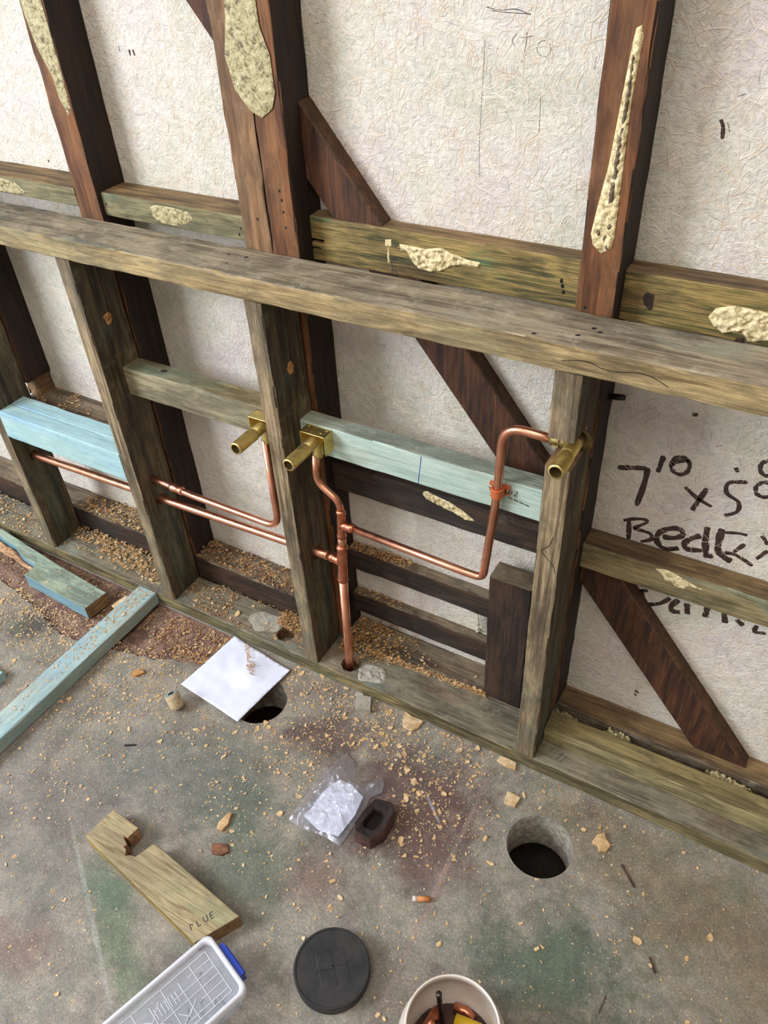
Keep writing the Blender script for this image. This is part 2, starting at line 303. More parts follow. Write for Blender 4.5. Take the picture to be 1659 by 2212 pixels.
def timber_mesh(x, y, z, axis='x', r=.0025, jit=.0005, step=.02, slant=None):
    """rounded rectangular bar between the given corner coordinates (world), worn arrises"""
    R3 = {'x': x, 'y': y, 'z': z}; a = axis; o1, o2 = {'x': 'yz', 'y': 'zx', 'z': 'xy'}[a]
    (l0, l1), (p0, p1), (q0, q1) = R3[a], R3[o1], R3[o2]
    sec = []
    for cx, cy, a0 in ((p1 - r, q1 - r, 0), (p0 + r, q1 - r, 90), (p0 + r, q0 + r, 180), (p1 - r, q0 + r, 270)):
        for k in (0, 45, 90):
            t_ = math.radians(a0 + k); sec.append((cx + r * math.cos(t_), cy + r * math.sin(t_)))
    n = max(2, int((l1 - l0) / step) + 1); m = len(sec); V = []; sd = random.uniform(0, 90)
    for i in range(n):
        l = l0 + (l1 - l0) * i / (n - 1)
        for j, (p, q) in enumerate(sec):
            k = 2.2 if j % 3 == 1 else 1
            dp = (mn.noise((l * 22, sd + j, p * 30)) * jit + mn.noise((l * 90, sd + j, 3)) * jit * .5) * k
            dq = mn.noise((l * 22, sd + 40 + j, q * 30)) * jit * k
            d = {}; d[a] = l; d[o1] = p + dp; d[o2] = q + dq
            V.append((d['x'], d['y'], d['z']))
    F = [tuple(range(m))[::-1], tuple(range((n - 1) * m, n * m))]
    for i in range(n - 1):
        for j in range(m):
            F.append((i * m + j, i * m + (j + 1) % m, (i + 1) * m + (j + 1) % m, (i + 1) * m + j))
    return V, F
def timber(name, x, y, z, axis, mats, face=None, parent=None, **kw):
    """mats[0] main; face = {'t'|'f'|'r'|'l'|'e': index} for top, front(-y), right(+x), left, ends"""
    V, F = timber_mesh(x, y, z, axis, **kw)
    base = ((x[0] + x[1]) / 2, (y[0] + y[1]) / 2, z[0])
    V = [(a - base[0], b - base[1], c - base[2]) for a, b, c in V]
    fm = []
    face = face or {}
    for f in F:
        p = [Vector(V[i]) for i in f[:3]]; nn = (p[1] - p[0]).cross(p[2] - p[0])
        if nn.length > 0: nn.normalize()
        k = 0
        if 'e' in face and len(f) > 4: k = face['e']
        elif 't' in face and nn.z > .8: k = face['t']
        elif 'f' in face and nn.y < -.8: k = face['f']
        elif 'r' in face and nn.x > .8: k = face['r']
        fm.append(k)
    return mesh(name, V, F, mats, fm, parent=parent, loc=base)
def box(c, s, rot=None):
    V = [Vector((sx * s[0] / 2, sy * s[1] / 2, sz * s[2] / 2)) for sx in (-1, 1) for sy in (-1, 1) for sz in (-1, 1)]
    if rot: V = [Matrix.Rotation(rot, 3, 'Z') @ v for v in V]
    V = [tuple(v + Vector(c)) for v in V]
    return V, [(0, 1, 3, 2), (4, 6, 7, 5), (0, 4, 5, 1), (2, 3, 7, 6), (0, 2, 6, 4), (1, 5, 7, 3)]
def join(parts):
    V = []; F = []
    for v, f in parts:
        n = len(V); V += list(v); F += [tuple(i + n for i in q) for q in f]
    return V, F
def bevel(o, w, seg=2):
    m = o.modifiers.new('bevel', 'BEVEL'); m.width = w; m.segments = seg; m.limit_method = 'ANGLE'; return o
def cut(o, cyls=(), boxes=()):
    """drill cylinders (point, axis, radius, length) and saw boxes out of o, in world coordinates"""
    parts = []
    for (p, ax, r, L) in cyls:
        q = Vector((0, 0, 1)).rotation_difference(Vector(ax))
        n = 24; V = []; 
        for s_ in (-.5, .5):
            for k in range(n):
                rr = r * (1 + .05 * math.sin(k * 2.3)); V.append(tuple(Vector(p) + q @ Vector((rr * math.cos(2 * math.pi * k / n), rr * math.sin(2 * math.pi * k / n), s_ * L))))
        F = [tuple(range(n))[::-1], tuple(range(n, 2 * n))] + [(k, (k + 1) % n, n + (k + 1) % n, n + k) for k in range(n)]
        parts.append((V, F))
    for b in boxes: parts.append(box(*b))
    V, F = join(parts)
    c = mesh('cutter', V, F, [])
    c.data.materials.append(MT['endgrain'])
    bm = bmesh.new(); bm.from_mesh(c.data); bmesh.ops.recalc_face_normals(bm, faces=bm.faces); bm.to_mesh(c.data); bm.free()
    bm = bmesh.new(); bm.from_mesh(o.data); bmesh.ops.recalc_face_normals(bm, faces=bm.faces); bm.to_mesh(o.data); bm.free()
    m = o.modifiers.new('cut', 'BOOLEAN'); m.object = c; m.operation = 'DIFFERENCE'; m.solver = 'EXACT'; m.use_self = True; m.material_mode = 'TRANSFER'
    dg = bpy.context.evaluated_depsgraph_get(); dg.update()
    me = bpy.data.meshes.new_from_object(o.evaluated_get(dg)); o.modifiers.remove(m); o.data = me; me.name = o.name
    bpy.data.objects.remove(c)
    return o
def fillet(pts, r, n=8):
    P = [Vector(p) for p in pts]; out = [P[0]]
    for i in range(1, len(P) - 1):
        a, b, c_ = P[i - 1], P[i], P[i + 1]; u = (a - b); v = (c_ - b)
        rr = r if not isinstance(r, (list, tuple)) else r[i - 1]
        ang = u.angle(v); d = min(rr / math.tan(ang / 2), u.length * .49, v.length * .49)
        s_ = b + u.normalized() * d; e_ = b + v.normalized() * d
        for k in range(n + 1):
            t_ = k / n; out.append((1 - t_) ** 2 * s_ + 2 * t_ * (1 - t_) * b + t_ * t_ * e_)
    out.append(P[-1]); return out
def tube(pts, rad, n=20, cap=True):
    P = [Vector(p) for p in pts]
    if not isinstance(rad, (list, tuple)): rad = [rad] * len(P)
    V = []; F = []; T0 = (P[1] - P[0]).normalized(); ref = Vector((0, 0, 1)) if abs(T0.z) < .9 else Vector((1, 0, 0))
    N = (ref - T0 * ref.dot(T0)).normalized()
    for i, p in enumerate(P):
        T = (P[min(i + 1, len(P) - 1)] - P[max(i - 1, 0)])
        T = T.normalized() if T.length > 1e-9 else T0
        N = (N - T * N.dot(T)).normalized(); B = T.cross(N); T0 = T
        for k in range(n):
            a = 2 * math.pi * k / n; V.append(tuple(p + (N * math.cos(a) + B * math.sin(a)) * rad[i]))
    for i in range(len(P) - 1):
        for k in range(n): F.append((i * n + k, i * n + (k + 1) % n, (i + 1) * n + (k + 1) % n, (i + 1) * n + k))
    if cap: F += [tuple(range(n))[::-1], tuple(range((len(P) - 1) * n, len(P) * n))]
    return V, F
def profile(a, b, prof, n=28, cap=True):
    """lathe around a->b, prof = [(t along in metres, radius)]"""
    a = Vector(a); d = (Vector(b) - a).normalized()
    q = Vector((0, 0, 1)).rotation_difference(d); V = []; F = []
    for t_, r in prof:
        for k in range(n):
            V.append(tuple(a + q @ Vector((r * math.cos(2 * math.pi * k / n), r * math.sin(2 * math.pi * k / n), t_))))
    for i in range(len(prof) - 1):
        for k in range(n): F.append((i * n + k, i * n + (k + 1) % n, (i + 1) * n + (k + 1) % n, (i + 1) * n + k))
    if cap: F += [tuple(range(n))[::-1], tuple(range((len(prof) - 1) * n, len(prof) * n))]
    return V, F
def part(name, VF, mat, parent, smooth=True, label=None):
    """a child mesh whose geometry is given in world coordinates"""
    V, F = VF; L = parent.matrix_world if False else None
    base = Vector(parent_loc(parent))
    V = [tuple(Vector(v) - base) for v in V]
    o = mesh(name, V, F, [mat] if isinstance(mat, str) else mat, smooth=smooth, parent=parent)
    if label: o['label'] = label
    return o
def parent_loc(p):
    l = Vector((0, 0, 0))
    while p: l += Vector(p.location); p = p.parent
    return l
def sheet(poly, spacing, zf, jitter=.3, seed=1):
    """triangulated irregular sheet inside a polygon, heights from zf(x, y, edge_distance)"""
    r = random.Random(seed); P = [Vector(p) for p in poly]; n = len(P); B = []
    for i in range(n):
        a, b = P[i], P[(i + 1) % n]; k = max(1, int((b - a).length / spacing))
        for j in range(k): B.append(a + (b - a) * j / k)
    def inside(p):
        c_ = False
        for i in range(n):
            a, b = P[i], P[(i + 1) % n]
            if (a.y > p.y) != (b.y > p.y) and p.x < (b.x - a.x) * (p.y - a.y) / (b.y - a.y) + a.x: c_ = not c_
        return c_
    def ed(p):
        m = 9
        for i in range(n):
            a, b = P[i], P[(i + 1) % n]; ab = b - a; t_ = max(0, min(1, (p - a).dot(ab) / ab.length_squared)); m = min(m, (p - a - ab * t_).length)
        return m
    x0 = min(p.x for p in P); x1 = max(p.x for p in P); y0 = min(p.y for p in P); y1 = max(p.y for p in P)
    I = []; yy = y0; row = 0
    while yy < y1:
        xx = x0 + (row % 2) * spacing / 2
        while xx < x1:
            p = Vector((xx + r.uniform(-1, 1) * spacing * jitter, yy + r.uniform(-1, 1) * spacing * jitter))
            if inside(p) and ed(p) > spacing * .45: I.append(p)
            xx += spacing
        yy += spacing * .87; row += 1
    nb = len(B)
    v, e_, f, *_ = delaunay_2d_cdt(B + I, [(i, (i + 1) % nb) for i in range(nb)], [], 1, 1e-6)
    return [(p.x, p.y, zf(p.x, p.y, ed(p))) for p in v], [tuple(q) for q in f]
def ribbon(pts, w, plane='y', lift=0, c=0, seed=0, taper=True, n_per=6):
    """brush stroke on a plane: returns flat raised ribbon; pts are the two in-plane coordinates"""
    r = random.Random(seed); P = [Vector(p) for p in pts]; Q = []
    if len(P) > 2:
        for i in range(len(P) - 1):
            p0 = P[max(i - 1, 0)]; p1 = P[i]; p2 = P[i + 1]; p3 = P[min(i + 2, len(P) - 1)]
            for k in range(n_per):
                u = k / n_per; Q.append(.5 * ((2 * p1) + (p2 - p0) * u + (2 * p0 - 5 * p1 + 4 * p2 - p3) * u * u + (3 * p1 - p0 - 3 * p2 + p3) * u ** 3))
        Q.append(P[-1])
    else:
        Q = [P[0] + (P[1] - P[0]) * k / 8 for k in range(9)]
    V = []; F = []; n = len(Q)
    for i, p in enumerate(Q):
        T = (Q[min(i + 1, n - 1)] - Q[max(i - 1, 0)]).normalized(); N = Vector((-T.y, T.x))
        ww = w / 2 * (1 + .12 * math.sin(i * .7 + seed) + r.uniform(-.05, .05)) * (.75 if taper and i in (0, n - 1) else 1)
        for s_, hh in ((-1, 0), (-.7, lift), (.7, lift), (1, 0)):
            a = p + N * ww * s_
            V.append((a.x, c - hh, a.y) if plane == 'y' else (a.x, a.y, c + hh))
    for i in range(n - 1):
        for k in range(3): F.append((i * 4 + k, i * 4 + k + 1, i * 4 + 5 + k, i * 4 + 4 + k))
    F += [(0, 1, 2, 3), (n * 4 - 1, n * 4 - 2, n * 4 - 3, n * 4 - 4)]
    return V, F
def smear(cx, cz, w, h, thick, y, ang=0, seed=1, holes=0., pts=None, up='y', dens=1.0, power=.6, lump=1.0):
    """lumpy blob of dried adhesive raised from a plane facing -y (or +z when up='z')"""
    if pts is None:
        r = random.Random(seed); pts = []
        for k in range(26):
            a = 2 * math.pi * k / 26; rr = 1 + .18 * mn.noise((math.cos(a) * 1.6 + seed, math.sin(a) * 1.6, seed)) * 2
            u, v = math.cos(a) * w / 2 * rr, math.sin(a) * h / 2 * rr
            pts.append((cx + u * math.cos(ang) - v * math.sin(ang), cz + u * math.sin(ang) + v * math.cos(ang)))
    sp = max(.0016, min(w, h) / 22) / dens
    def zf(a, b, e):
        k = min(1, e / (sp * 1.6)) ** power
        n1 = mn.noise((a * 160, b * 160, seed)); n2 = abs(mn.noise((a * 90 + 7, b * 90, seed)))
        return max(.0, k * thick * (.45 + lump * (.6 * n1 + 1.1 * n2)))
    V, F = sheet(pts, sp, zf, .25, seed)
    if up == 'y': V = [(a, y - d, b) for a, b, d in V]; F = F
    else: V = [(a, b, y + d) for a, b, d in V]
    if up == 'y': F = [f for f in F]
    return V, F

YW = .163; YO = .095
# ------------------------------------------------------------------ structure
wl = mesh('wall_back', *box((0, YW + .01, .8), (3.6, .02, 1.7)), ['board']); tag(wl, kind='structure')
STROKES = [(.0056,[(.2261,0.6236),(.2655,0.6348),(.2695,0.6274),(.2687,0.6023),(.2643,0.5621)]),(.005,[(.2884,0.6654),(.2849,0.6344)]),(.0042,[(.3266,0.6602),(.3262,0.6514),(.322,0.644),(.3152,0.6404),(.308,0.6418),(.3028,0.6478),(.3013,0.6564),(.3038,0.6648),(.3096,0.6703),(.3167,0.6714),(.3231,0.6676),(.3266,0.6602)]),(.0042,[(.3018,0.6503),(.3067,0.6604),(.3237,0.6684)]),(.0042,[(.3275,0.6211),(.3469,0.6077),(.3701,0.5985)]),(.0051,[(.3572,0.6289),(.3508,0.6048),(.3451,0.5829)]),(.0041,[(.4071,0.6573),(.384,0.6485),(.3848,0.6301),(.4032,0.6195),(.4051,0.6027),(.3906,0.5892)]),(.0041,[(.387,0.6768),(.3905,0.6698)]),(.0041,[(.4347,0.691),(.4349,0.6842),(.4323,0.6785),(.4275,0.6759),(.4223,0.6771),(.4182,0.6819),(.4166,0.6886),(.4179,0.695),(.4218,0.6992),(.4269,0.6999),(.4318,0.6968),(.4347,0.691)]),(.0042,[(.4423,0.6563),(.4421,0.6491),(.4385,0.6429),(.4324,0.6396),(.4259,0.6404),(.421,0.6451),(.4194,0.652),(.4214,0.659),(.4265,0.6639),(.433,0.6651),(.4389,0.6623),(.4423,0.6563)]),(.004,[(.2493,0.5254),(.2637,0.534),(.2785,0.5392),(.2848,0.5358),(.2665,0.5157)]),(.0053,[(.2578,0.5279),(.2623,0.4916)]),(.0045,[(.2665,0.5157),(.292,0.5154),(.2968,0.5043),(.282,0.4929)]),(.0062,[(.3131,0.5161),(.3313,0.5209),(.3409,0.5316),(.3351,0.5403),(.3209,0.5364),(.3072,0.5228),(.3052,0.5064),(.3139,0.4955),(.3264,0.4954),(.3403,0.503)]),(.0062,[(.3664,0.5402),(.3511,0.5251),(.3468,0.513),(.3547,0.5064),(.3739,0.5126)]),(.0065,[(.3723,0.5599),(.3748,0.5347),(.3807,0.5064)]),(.0054,[(.3778,0.5026),(.3915,0.5072)]),(.0069,[(.3927,0.5643),(.3929,0.5446),(.3954,0.523),(.4048,0.5128),(.4184,0.5084)]),(.0035,[(.3966,0.5585),(.413,0.5638),(.4281,0.5657)]),(.0044,[(.4287,0.5481),(.4177,0.5272)]),(.0044,[(.4057,0.5209),(.4223,0.5228),(.4478,0.5116)]),(.0043,[(.4469,0.5725),(.4584,0.5591)]),(.0044,[(.4502,0.5272),(.4612,0.548)]),(.0043,[(.2966,0.3887),(.3104,0.393)]),(.0052,[(.3005,0.3905),(.306,0.3693),(.3153,0.3633),(.334,0.3745),(.3469,0.3933)]),(.0066,[(.3604,0.3955),(.3515,0.3765),(.3558,0.3666),(.3673,0.3694)]),(.0066,[(.3746,0.3936),(.3791,0.3707)]),(.0066,[(.4055,0.4),(.4064,0.377)]),(.0066,[(.4316,0.3984),(.4378,0.3788)]),(.0057,[(.4515,0.394),(.4637,0.3857)]),(.0047,[(.4827,0.3955),(.4825,0.3808),(.498,0.3854)]),(.0016,[(-.017,1.2197),(.0009,1.2169),(.0211,1.2183),(.0391,1.2132)]),(.0015,[(-.0157,1.2174),(.0039,1.2151),(.0391,1.2141)]),(.0012,[(.0232,1.1942),(.0184,1.1864),(.0217,1.1808)]),(.0012,[(.0359,1.1955),(.036,1.1852),(.0322,1.1642)]),(.001,[(.0287,1.1896),(.043,1.192)]),(.001,[(.0668,1.1802),(.0659,1.1758),(.0625,1.1727),(.0578,1.1718),(.0532,1.1735),(.0503,1.1773),(.0499,1.1818),(.0522,1.1857),(.0564,1.1877),(.0612,1.1873),(.0651,1.1845),(.0668,1.1802)]),(.0008,[(-.0169,1.1865),(-.0181,1.1492),(-.0207,1.074),(-.0191,1.025)]),(.0008,[(.0584,1.1308),(.06,1.0892)]),(.0009,[(.1218,1.1746),(.1213,1.1615)]),(.0028,[(.2704,1.1199),(.2746,1.1121),(.2762,1.1002)]),(.0014,[(.2784,1.1172),(.2824,1.108)]),(.0011,[(.2835,1.144),(.2909,1.1468)]),(.002,[(-.6362,1.1542),(-.636,1.1467)]),(.003,[(-.6148,1.1507),(-.6148,1.1425)]),(.0025,[(-.6069,1.151),(-.6058,1.1429)]),(.0023,[(-.8839,0.9621),(-.8833,0.9581)]),(.0022,[(.3284,0.127),(.3328,0.1213)]),(.0032,[(.3286,0.137),(.3348,0.131)]),(.004,[(.3132,0.7448),(.3211,0.7462)]),(.0016,[(.3545,0.7025),(.3616,0.7071)])]
V, F = join([ribbon(p, w * 1.55, 'y', .0006, YW, seed=i) for i, (w, p) in enumerate(STROKES) if w > .002])
part('painted_writing', (V, F), 'ink', wl, False, 'dark brown brushed figures and letters')
V, F = join([ribbon(p, w * .55, 'y', .0003, YW, seed=i, taper=False) for i, (w, p) in enumerate(STROKES) if w <= .002])
part('pencil_marks', (V, F), 'pencil', wl, False, 'thin pencil scribbles and lines')

def fibres(name, n, mat, rad, seed, xr=(-1.35, .75), zr=(.05, 1.32), dens=None, cur=1.0, ln=(.008, .04)):
    g = np.random.default_rng(seed)
    x = g.uniform(*xr, n); z = g.uniform(*zr, n)
    if dens is not None:
        k = g.uniform(0, 1, n) < dens(x, z); x = x[k]; z = z[k]; n = len(x)
    L = g.uniform(*ln, n) * g.uniform(.6, 1.2, n); a = g.uniform(0, 2 * np.pi, n); kap = g.normal(0, 1, n) * 45 * cur; m = 7
    r_ = rad * g.uniform(.6, 1.5, n)
    V = np.zeros((n, m, 3, 3)); cx = x.copy(); cz = z.copy(); ang = a.copy()
    for i in range(m):
        t_ = 1 - abs(i / (m - 1) * 2 - 1) ** 4 * .8
        nx = -np.sin(ang); nz = np.cos(ang)
        for j, (s_, hh) in enumerate(((-1, 0), (0, 1.1), (1, 0))):
            V[:, i, j, 0] = cx + nx * r_ * s_ * t_; V[:, i, j, 1] = YW - hh * r_ * t_ + .00005; V[:, i, j, 2] = cz + nz * r_ * s_ * t_
        cx = cx + np.cos(ang) * L / (m - 1); cz = cz + np.sin(ang) * L / (m - 1); ang = ang + kap * L / (m - 1) + g.normal(0, .12, n)
    idx = np.arange(n)[:, None, None] * (m * 3) + np.arange(m - 1)[None, :, None] * 3 + np.arange(2)[None, None, :]
    F = np.stack([idx, idx + 1, idx + 4, idx + 3], -1).reshape(-1, 4)
    V = V.reshape(-1, 3)
    me = bpy.data.meshes.new(name); me.vertices.add(len(V)); me.vertices.foreach_set('co', V.ravel())
    me.loops.add(F.size); me.loops.foreach_set('vertex_index', F.ravel().astype(np.int32))
    me.polygons.add(len(F)); me.polygons.foreach_set('loop_start', np.arange(0, F.size, 4, dtype=np.int32))
    me.update(); me.validate(); me.polygons.foreach_set('use_smooth', [True] * len(F))
    me.materials.append(MT[mat]); o = bpy.data.objects.new(name, me); COL.objects.link(o)
    o.parent = wl; o['kind'] = 'stuff'; return o
fibres('painted_fibres', 24000, 'fibre_a', .0006, 3, ln=(.008, .05))
fibres('tan_fibres', 5200, 'fibre_b', .00032, 4, cur=.8, dens=lambda x, z: np.where(x < -.28, .25, .9))
fibres('brown_fibres', 4200, 'fibre_c', .00022, 5, dens=lambda x, z: np.where((x < -.25) | (z < .75), .85, .25))
wl['label'] = 'off-white fibrous board sheeting with dark painted writing'
# stamps on the wall go with it; rough concrete patch where the sheet is torn
fl_V, fl_F = [], []
bm = bmesh.new()
OUT = [(-2.6, -2.2), (1.8, -2.2), (1.8, .163), (-2.6, .163)]
REC = [(-2.6, -.13), (-1.3, -.135), (-1.184, -.127), (-1.0, -.16), (-.899, -.187), (-.83, -.18), (-.745, -.161), (-.70, -.150), (-.649, -.142), (-.61, -.120), (-.578, -.114), (-.53, -.10), (-.50, -.06), (-.49, -.004), (-.7, -.003), (-1.3, -.003), (-2.6, -.003)]
H1 = (.2675, -.136, .058); H2 = (-.367, -.117, .058)
def loop(pts):
    vs = [bm.verts.new((a, b, 0)) for a, b in pts]; return [bm.edges.new((vs[i], vs[(i + 1) % len(vs)])) for i in range(len(vs))], vs
def ring(h, n=64): return [(h[0] + h[2] * math.cos(2 * math.pi * k / n), h[1] + h[2] * math.sin(2 * math.pi * k / n)) for k in range(n)]
# floor outline goes round the lower strip on the left, which is open to the plate
O2 = [(-2.6, -2.2), (1.8, -2.2), (1.8, .163), (-2.6, .163), (-2.6, -.003)] + REC[::-1][1:-1] + [(-2.6, -.13)]
rr = random.Random(5)
O3 = []
for i, p in enumerate(O2):
    q = O2[(i + 1) % len(O2)]; O3.append(p); d = math.hypot(q[0] - p[0], q[1] - p[1])
    if -1.5 < p[0] < -.45 and -1.5 < q[0] < -.45 and p[1] < -.01:
        k = int(d / .012)
        for j in range(1, k): O3.append((p[0] + (q[0] - p[0]) * j / k, p[1] + (q[1] - p[1]) * j / k + rr.uniform(-.003, .003)))
E0, V0 = loop(O3); E1, V1 = loop(ring(H1)); E2, V2 = loop(ring(H2))
bmesh.ops.triangle_fill(bm, edges=E0 + E1 + E2, use_beauty=True)
for f in bm.faces:
    f.material_index = 0
    if f.normal.z < 0: f.normal_flip()
for vs in (V1, V2):
    top = vs; n = len(vs)
    low = [bm.verts.new((v.co.x, v.co.y, -.1)) for v in vs]
    for i in range(n):
        f = bm.faces.new((top[i], top[(i + 1) % n], low[(i + 1) % n], low[i])); f.material_index = 1; f.smooth = True
n = len(V0); low = [bm.verts.new((v.co.x, v.co.y, -.1)) for v in V0]
for i in range(n):
    f = bm.faces.new((V0[i], V0[(i + 1) % n], low[(i + 1) % n], low[i])); f.material_index = 2
me = bpy.data.meshes.new('floor'); bm.to_mesh(me); bm.free()
for m_ in ('floor', 'hole', 'lower'): me.materials.append(MT[m_])
floor = bpy.data.objects.new('floor', me); COL.objects.link(floor); tag(floor, 'stained grey-green concrete floor with two round cored holes', kind='structure')
def lowz(x, y, e): return -.011 + .005 * mn.noise((x * 25, y * 25, 1)) + .003 * mn.noise((x * 90, y * 90, 4)) + .0015 * mn.noise((x * 260, y * 260, 2))
V, F = sheet([(-1.6, -.24), (-.4, -.24), (-.4, .0), (-1.6, .0)], .006, lowz, .3, 4)
low_ = part('sunken_concrete', (V, F), 'lower', floor, True, 'rough reddish lower strip of concrete')
# earth below the cored holes
for h in (H1, H2):
    V, F = sheet([(h[0] + .3 * math.cos(a), h[1] + .25 * math.sin(a)) for a in np.linspace(0, 6.28, 24)[:-1]], .03, lambda x, y, e: -.19 + .02 * mn.noise((x * 20, y * 20, 0)), .3, 2)
    part('earth', (V, F), 'dirt', floor, True)
pl = part('pale_debris', smear(.283, -.165, .05, .03, .006, -.165, .2, 4, up='z'), 'mortar', floor, True)

# ------------------------------------------------------------------ new framing
plate = timber('bottom_plate', (-1.75, 1.2), (0, .09), (0, .036), 'x', ['plate_t', 'plate_f'], {'f': 1}, jit=.0008)
cut(plate, [((-.229, .033, .02), (0, 0, 1), .021, .2), ((-.403, .037, .02), (0, 0, 1), .021, .2), ((-.461, .047, .02), (0, 0, 1), .011, .2)])
tag(plate, 'long green-grey timber floor plate under the front studs, drilled beside the copper riser', 'timber plate')
part('mortar_smear', smear(-.462, .046, .085, .06, .003, .0358, .2, 9, up='z', lump=.5), 'mortar', plate)
part('mortar_smear', smear(-.176, .030, .070, .050, .005, .0355, .2, 12, up='z', lump=.7, power=1), 'mortar', plate)
V, F = join([ribbon([(.236, .018), (.244, .038)], .0013, 'z', .0004, .0362, 1), ribbon([(.245, .016), (.252, .034)], .0013, 'z', .0004, .0362, 2)])
part('pencil_mark', (V, F), 'pencil', plate, False)

def drilled_stud(x0, x1, drills, label, boxes=(), **kw):
    o = timber('timber_stud', (x0, x1), (0, .09), (.036, .8627), 'z', ['stud', 'stud_lit'], {'f': 1}, r=.003, jit=.0007)
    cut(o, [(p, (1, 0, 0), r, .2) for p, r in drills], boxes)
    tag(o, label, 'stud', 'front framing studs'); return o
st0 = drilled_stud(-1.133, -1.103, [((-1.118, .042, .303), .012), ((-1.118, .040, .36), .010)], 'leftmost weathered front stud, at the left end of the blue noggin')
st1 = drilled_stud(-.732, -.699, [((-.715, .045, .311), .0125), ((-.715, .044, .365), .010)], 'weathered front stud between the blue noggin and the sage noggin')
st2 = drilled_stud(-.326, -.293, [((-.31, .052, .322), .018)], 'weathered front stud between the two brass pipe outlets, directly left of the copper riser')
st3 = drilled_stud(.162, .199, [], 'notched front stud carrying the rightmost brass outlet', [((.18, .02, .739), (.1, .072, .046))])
def plug(st, y, z, r, s_):
    o = part('wood_plug', smear(0, 0, r * 2, r * 2.3, .004, 0, 0, s_, up='y'), 'chip3', st)
    # turn the plug so it sits on the right-hand face
    for v in o.data.vertices:
        a, b, c_ = v.co + Vector(st.location); v.co = Vector((s_x(st) + (-b), y - a, z + c_)) - Vector(st.location)
def s_x(st): return st.location.x + st.dimensions.x / 2 - .0008
bpy.context.view_layer.update()
plug(st1, .046, .737, .010, 3); plug(st2, .048, .731, .0095, 5)

rail = timber('top_rail', (-1.8, 1.0), (0, .093), (.8627, .8996), 'x', ['rail_f', 'rail_t'], {'t': 1}, r=.003, jit=.001)
tag(rail, 'long weathered grey-green timber rail lying flat across the tops of the front studs', 'timber rail')
hs = [(-.392, .06), (-.36, .062), (-.375, .032), (-.71, .05), (-.70, .046), (.19, .055), (.20, .048), (.178, .03), (.128, .012)]
for i, (a, b) in enumerate(hs): part('nail_hole', smear(a, b, .007, .005, .0008, .8996, .5, i, up='z'), 'black', rail)

def nog(name, x, y, z, mats, face, label, cat='noggin', axis='x', group=None, **kw):
    o = timber(name, x, y, z, axis, mats, face, **kw); tag(o, label, cat, group); return o
nb1 = nog('timber_noggin', (-1.103, -.732), (0, .036), (.381, .449), ['blue', 'blue'], {}, 'pale blue noggin between the two leftmost studs, front board of the pair')
nb2 = nog('timber_noggin', (-1.103, -.732), (.0375, .074), (.381, .449), ['blue', 'blue'], {}, 'second pale blue noggin pressed against the back of the front blue one')
led = nog('dusty_board', (-1.135, -.753), (.0765, .163), (.385, .4235), ['blue_o', 'dust_top'], {'t': 1}, 'dusty board lying behind the blue noggins against the wall sheet', 'board')
ns = nog('timber_noggin', (-.699, -.326), (.046, .09), (.575, .635), ['sage', 'olive_g'], {'t': 1}, 'grey sage noggin carrying the leftmost brass outlet')
nm = nog('timber_noggin', (-.293, .162), (.054, .0895), (.566, .627), ['mint', 'mint_t'], {'t': 1}, 'pale mint noggin with the orange pipe clip, right of the copper riser')
part('pencil_line', ribbon([(-.065, .567), (-.058, .625)], .0012, 'y', .0003, .0538, 1), 'bluep', nm, False)
# faint blue stamp
st_l = [ribbon([(.098 + .004 * k, .603), (.0985 + .004 * k, .611)], .0012, 'y', .0002, .0538, k) for k in (0,)] + [ribbon([(.103, .610), (.107, .611), (.106, .606), (.102, .602), (.108, .602)], .0012, 'y', .0002, .0538, 9)] + [ribbon([(.093 + .009 * k, .596 - .0015 * k), (.100 + .009 * k, .5945 - .0015 * k)], .002, 'y', .0002, .0538, k) for k in range(4)]
part('ink_stamp', join(st_l), 'steel', nm, False)
part('knot', smear(-.616, .070, .017, .010, .0006, .635, .3, 2, up='z'), 'dark_x', ns)
nl = nog('timber_noggin', (.200, 1.1), (.046, .09), (.036, .080), ['lownog', 'lownog_f'], {'f': 1}, 'tan treated noggin lying on the floor plate right of the rightmost stud', r=.004)

# ------------------------------------------------------------------ old framing behind
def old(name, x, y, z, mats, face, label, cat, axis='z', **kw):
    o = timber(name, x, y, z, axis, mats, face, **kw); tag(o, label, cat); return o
o0 = old('old_stud', (-1.175, -1.105), (YO, YW), (.47, 1.7), ['old_shaded_side', 'old'], {'f': 1}, 'dark old stud at the far left edge, broken off above the dusty board', 'old stud')
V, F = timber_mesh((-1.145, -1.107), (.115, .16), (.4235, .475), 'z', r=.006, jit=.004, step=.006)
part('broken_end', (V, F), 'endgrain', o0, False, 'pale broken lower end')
o1 = old('old_stud', (-.751, -.698), (YO, YW), (.1, 1.7), ['old_shaded_side', 'old'], {'f': 1}, 'brown old stud with a strip of yellowed adhesive, left of the wide double stud', 'old stud', jit=.001)
o2 = old('old_stud', (-.3325, -.283), (YO, YW), (.036, 1.7), ['old_shaded_side', 'old'], {'f': 1}, 'dark brown right half of the wide double stud', 'old stud', jit=.001)
o2b = old('old_stud', (-.385, -.333), (YO - .001, YW), (.1, 1.7), ['old_shaded_side', 'old_pale'], {'f': 1}, 'paler brown left half of the wide double stud', 'old stud', jit=.001)
o3 = old('old_stud', (.1505, .201), (YO, YW), (.076, 1.7), ['old_shaded_side', 'old'], {'f': 1}, 'red-brown old stud at upper right with a long drip of cream adhesive', 'old stud', jit=.001)
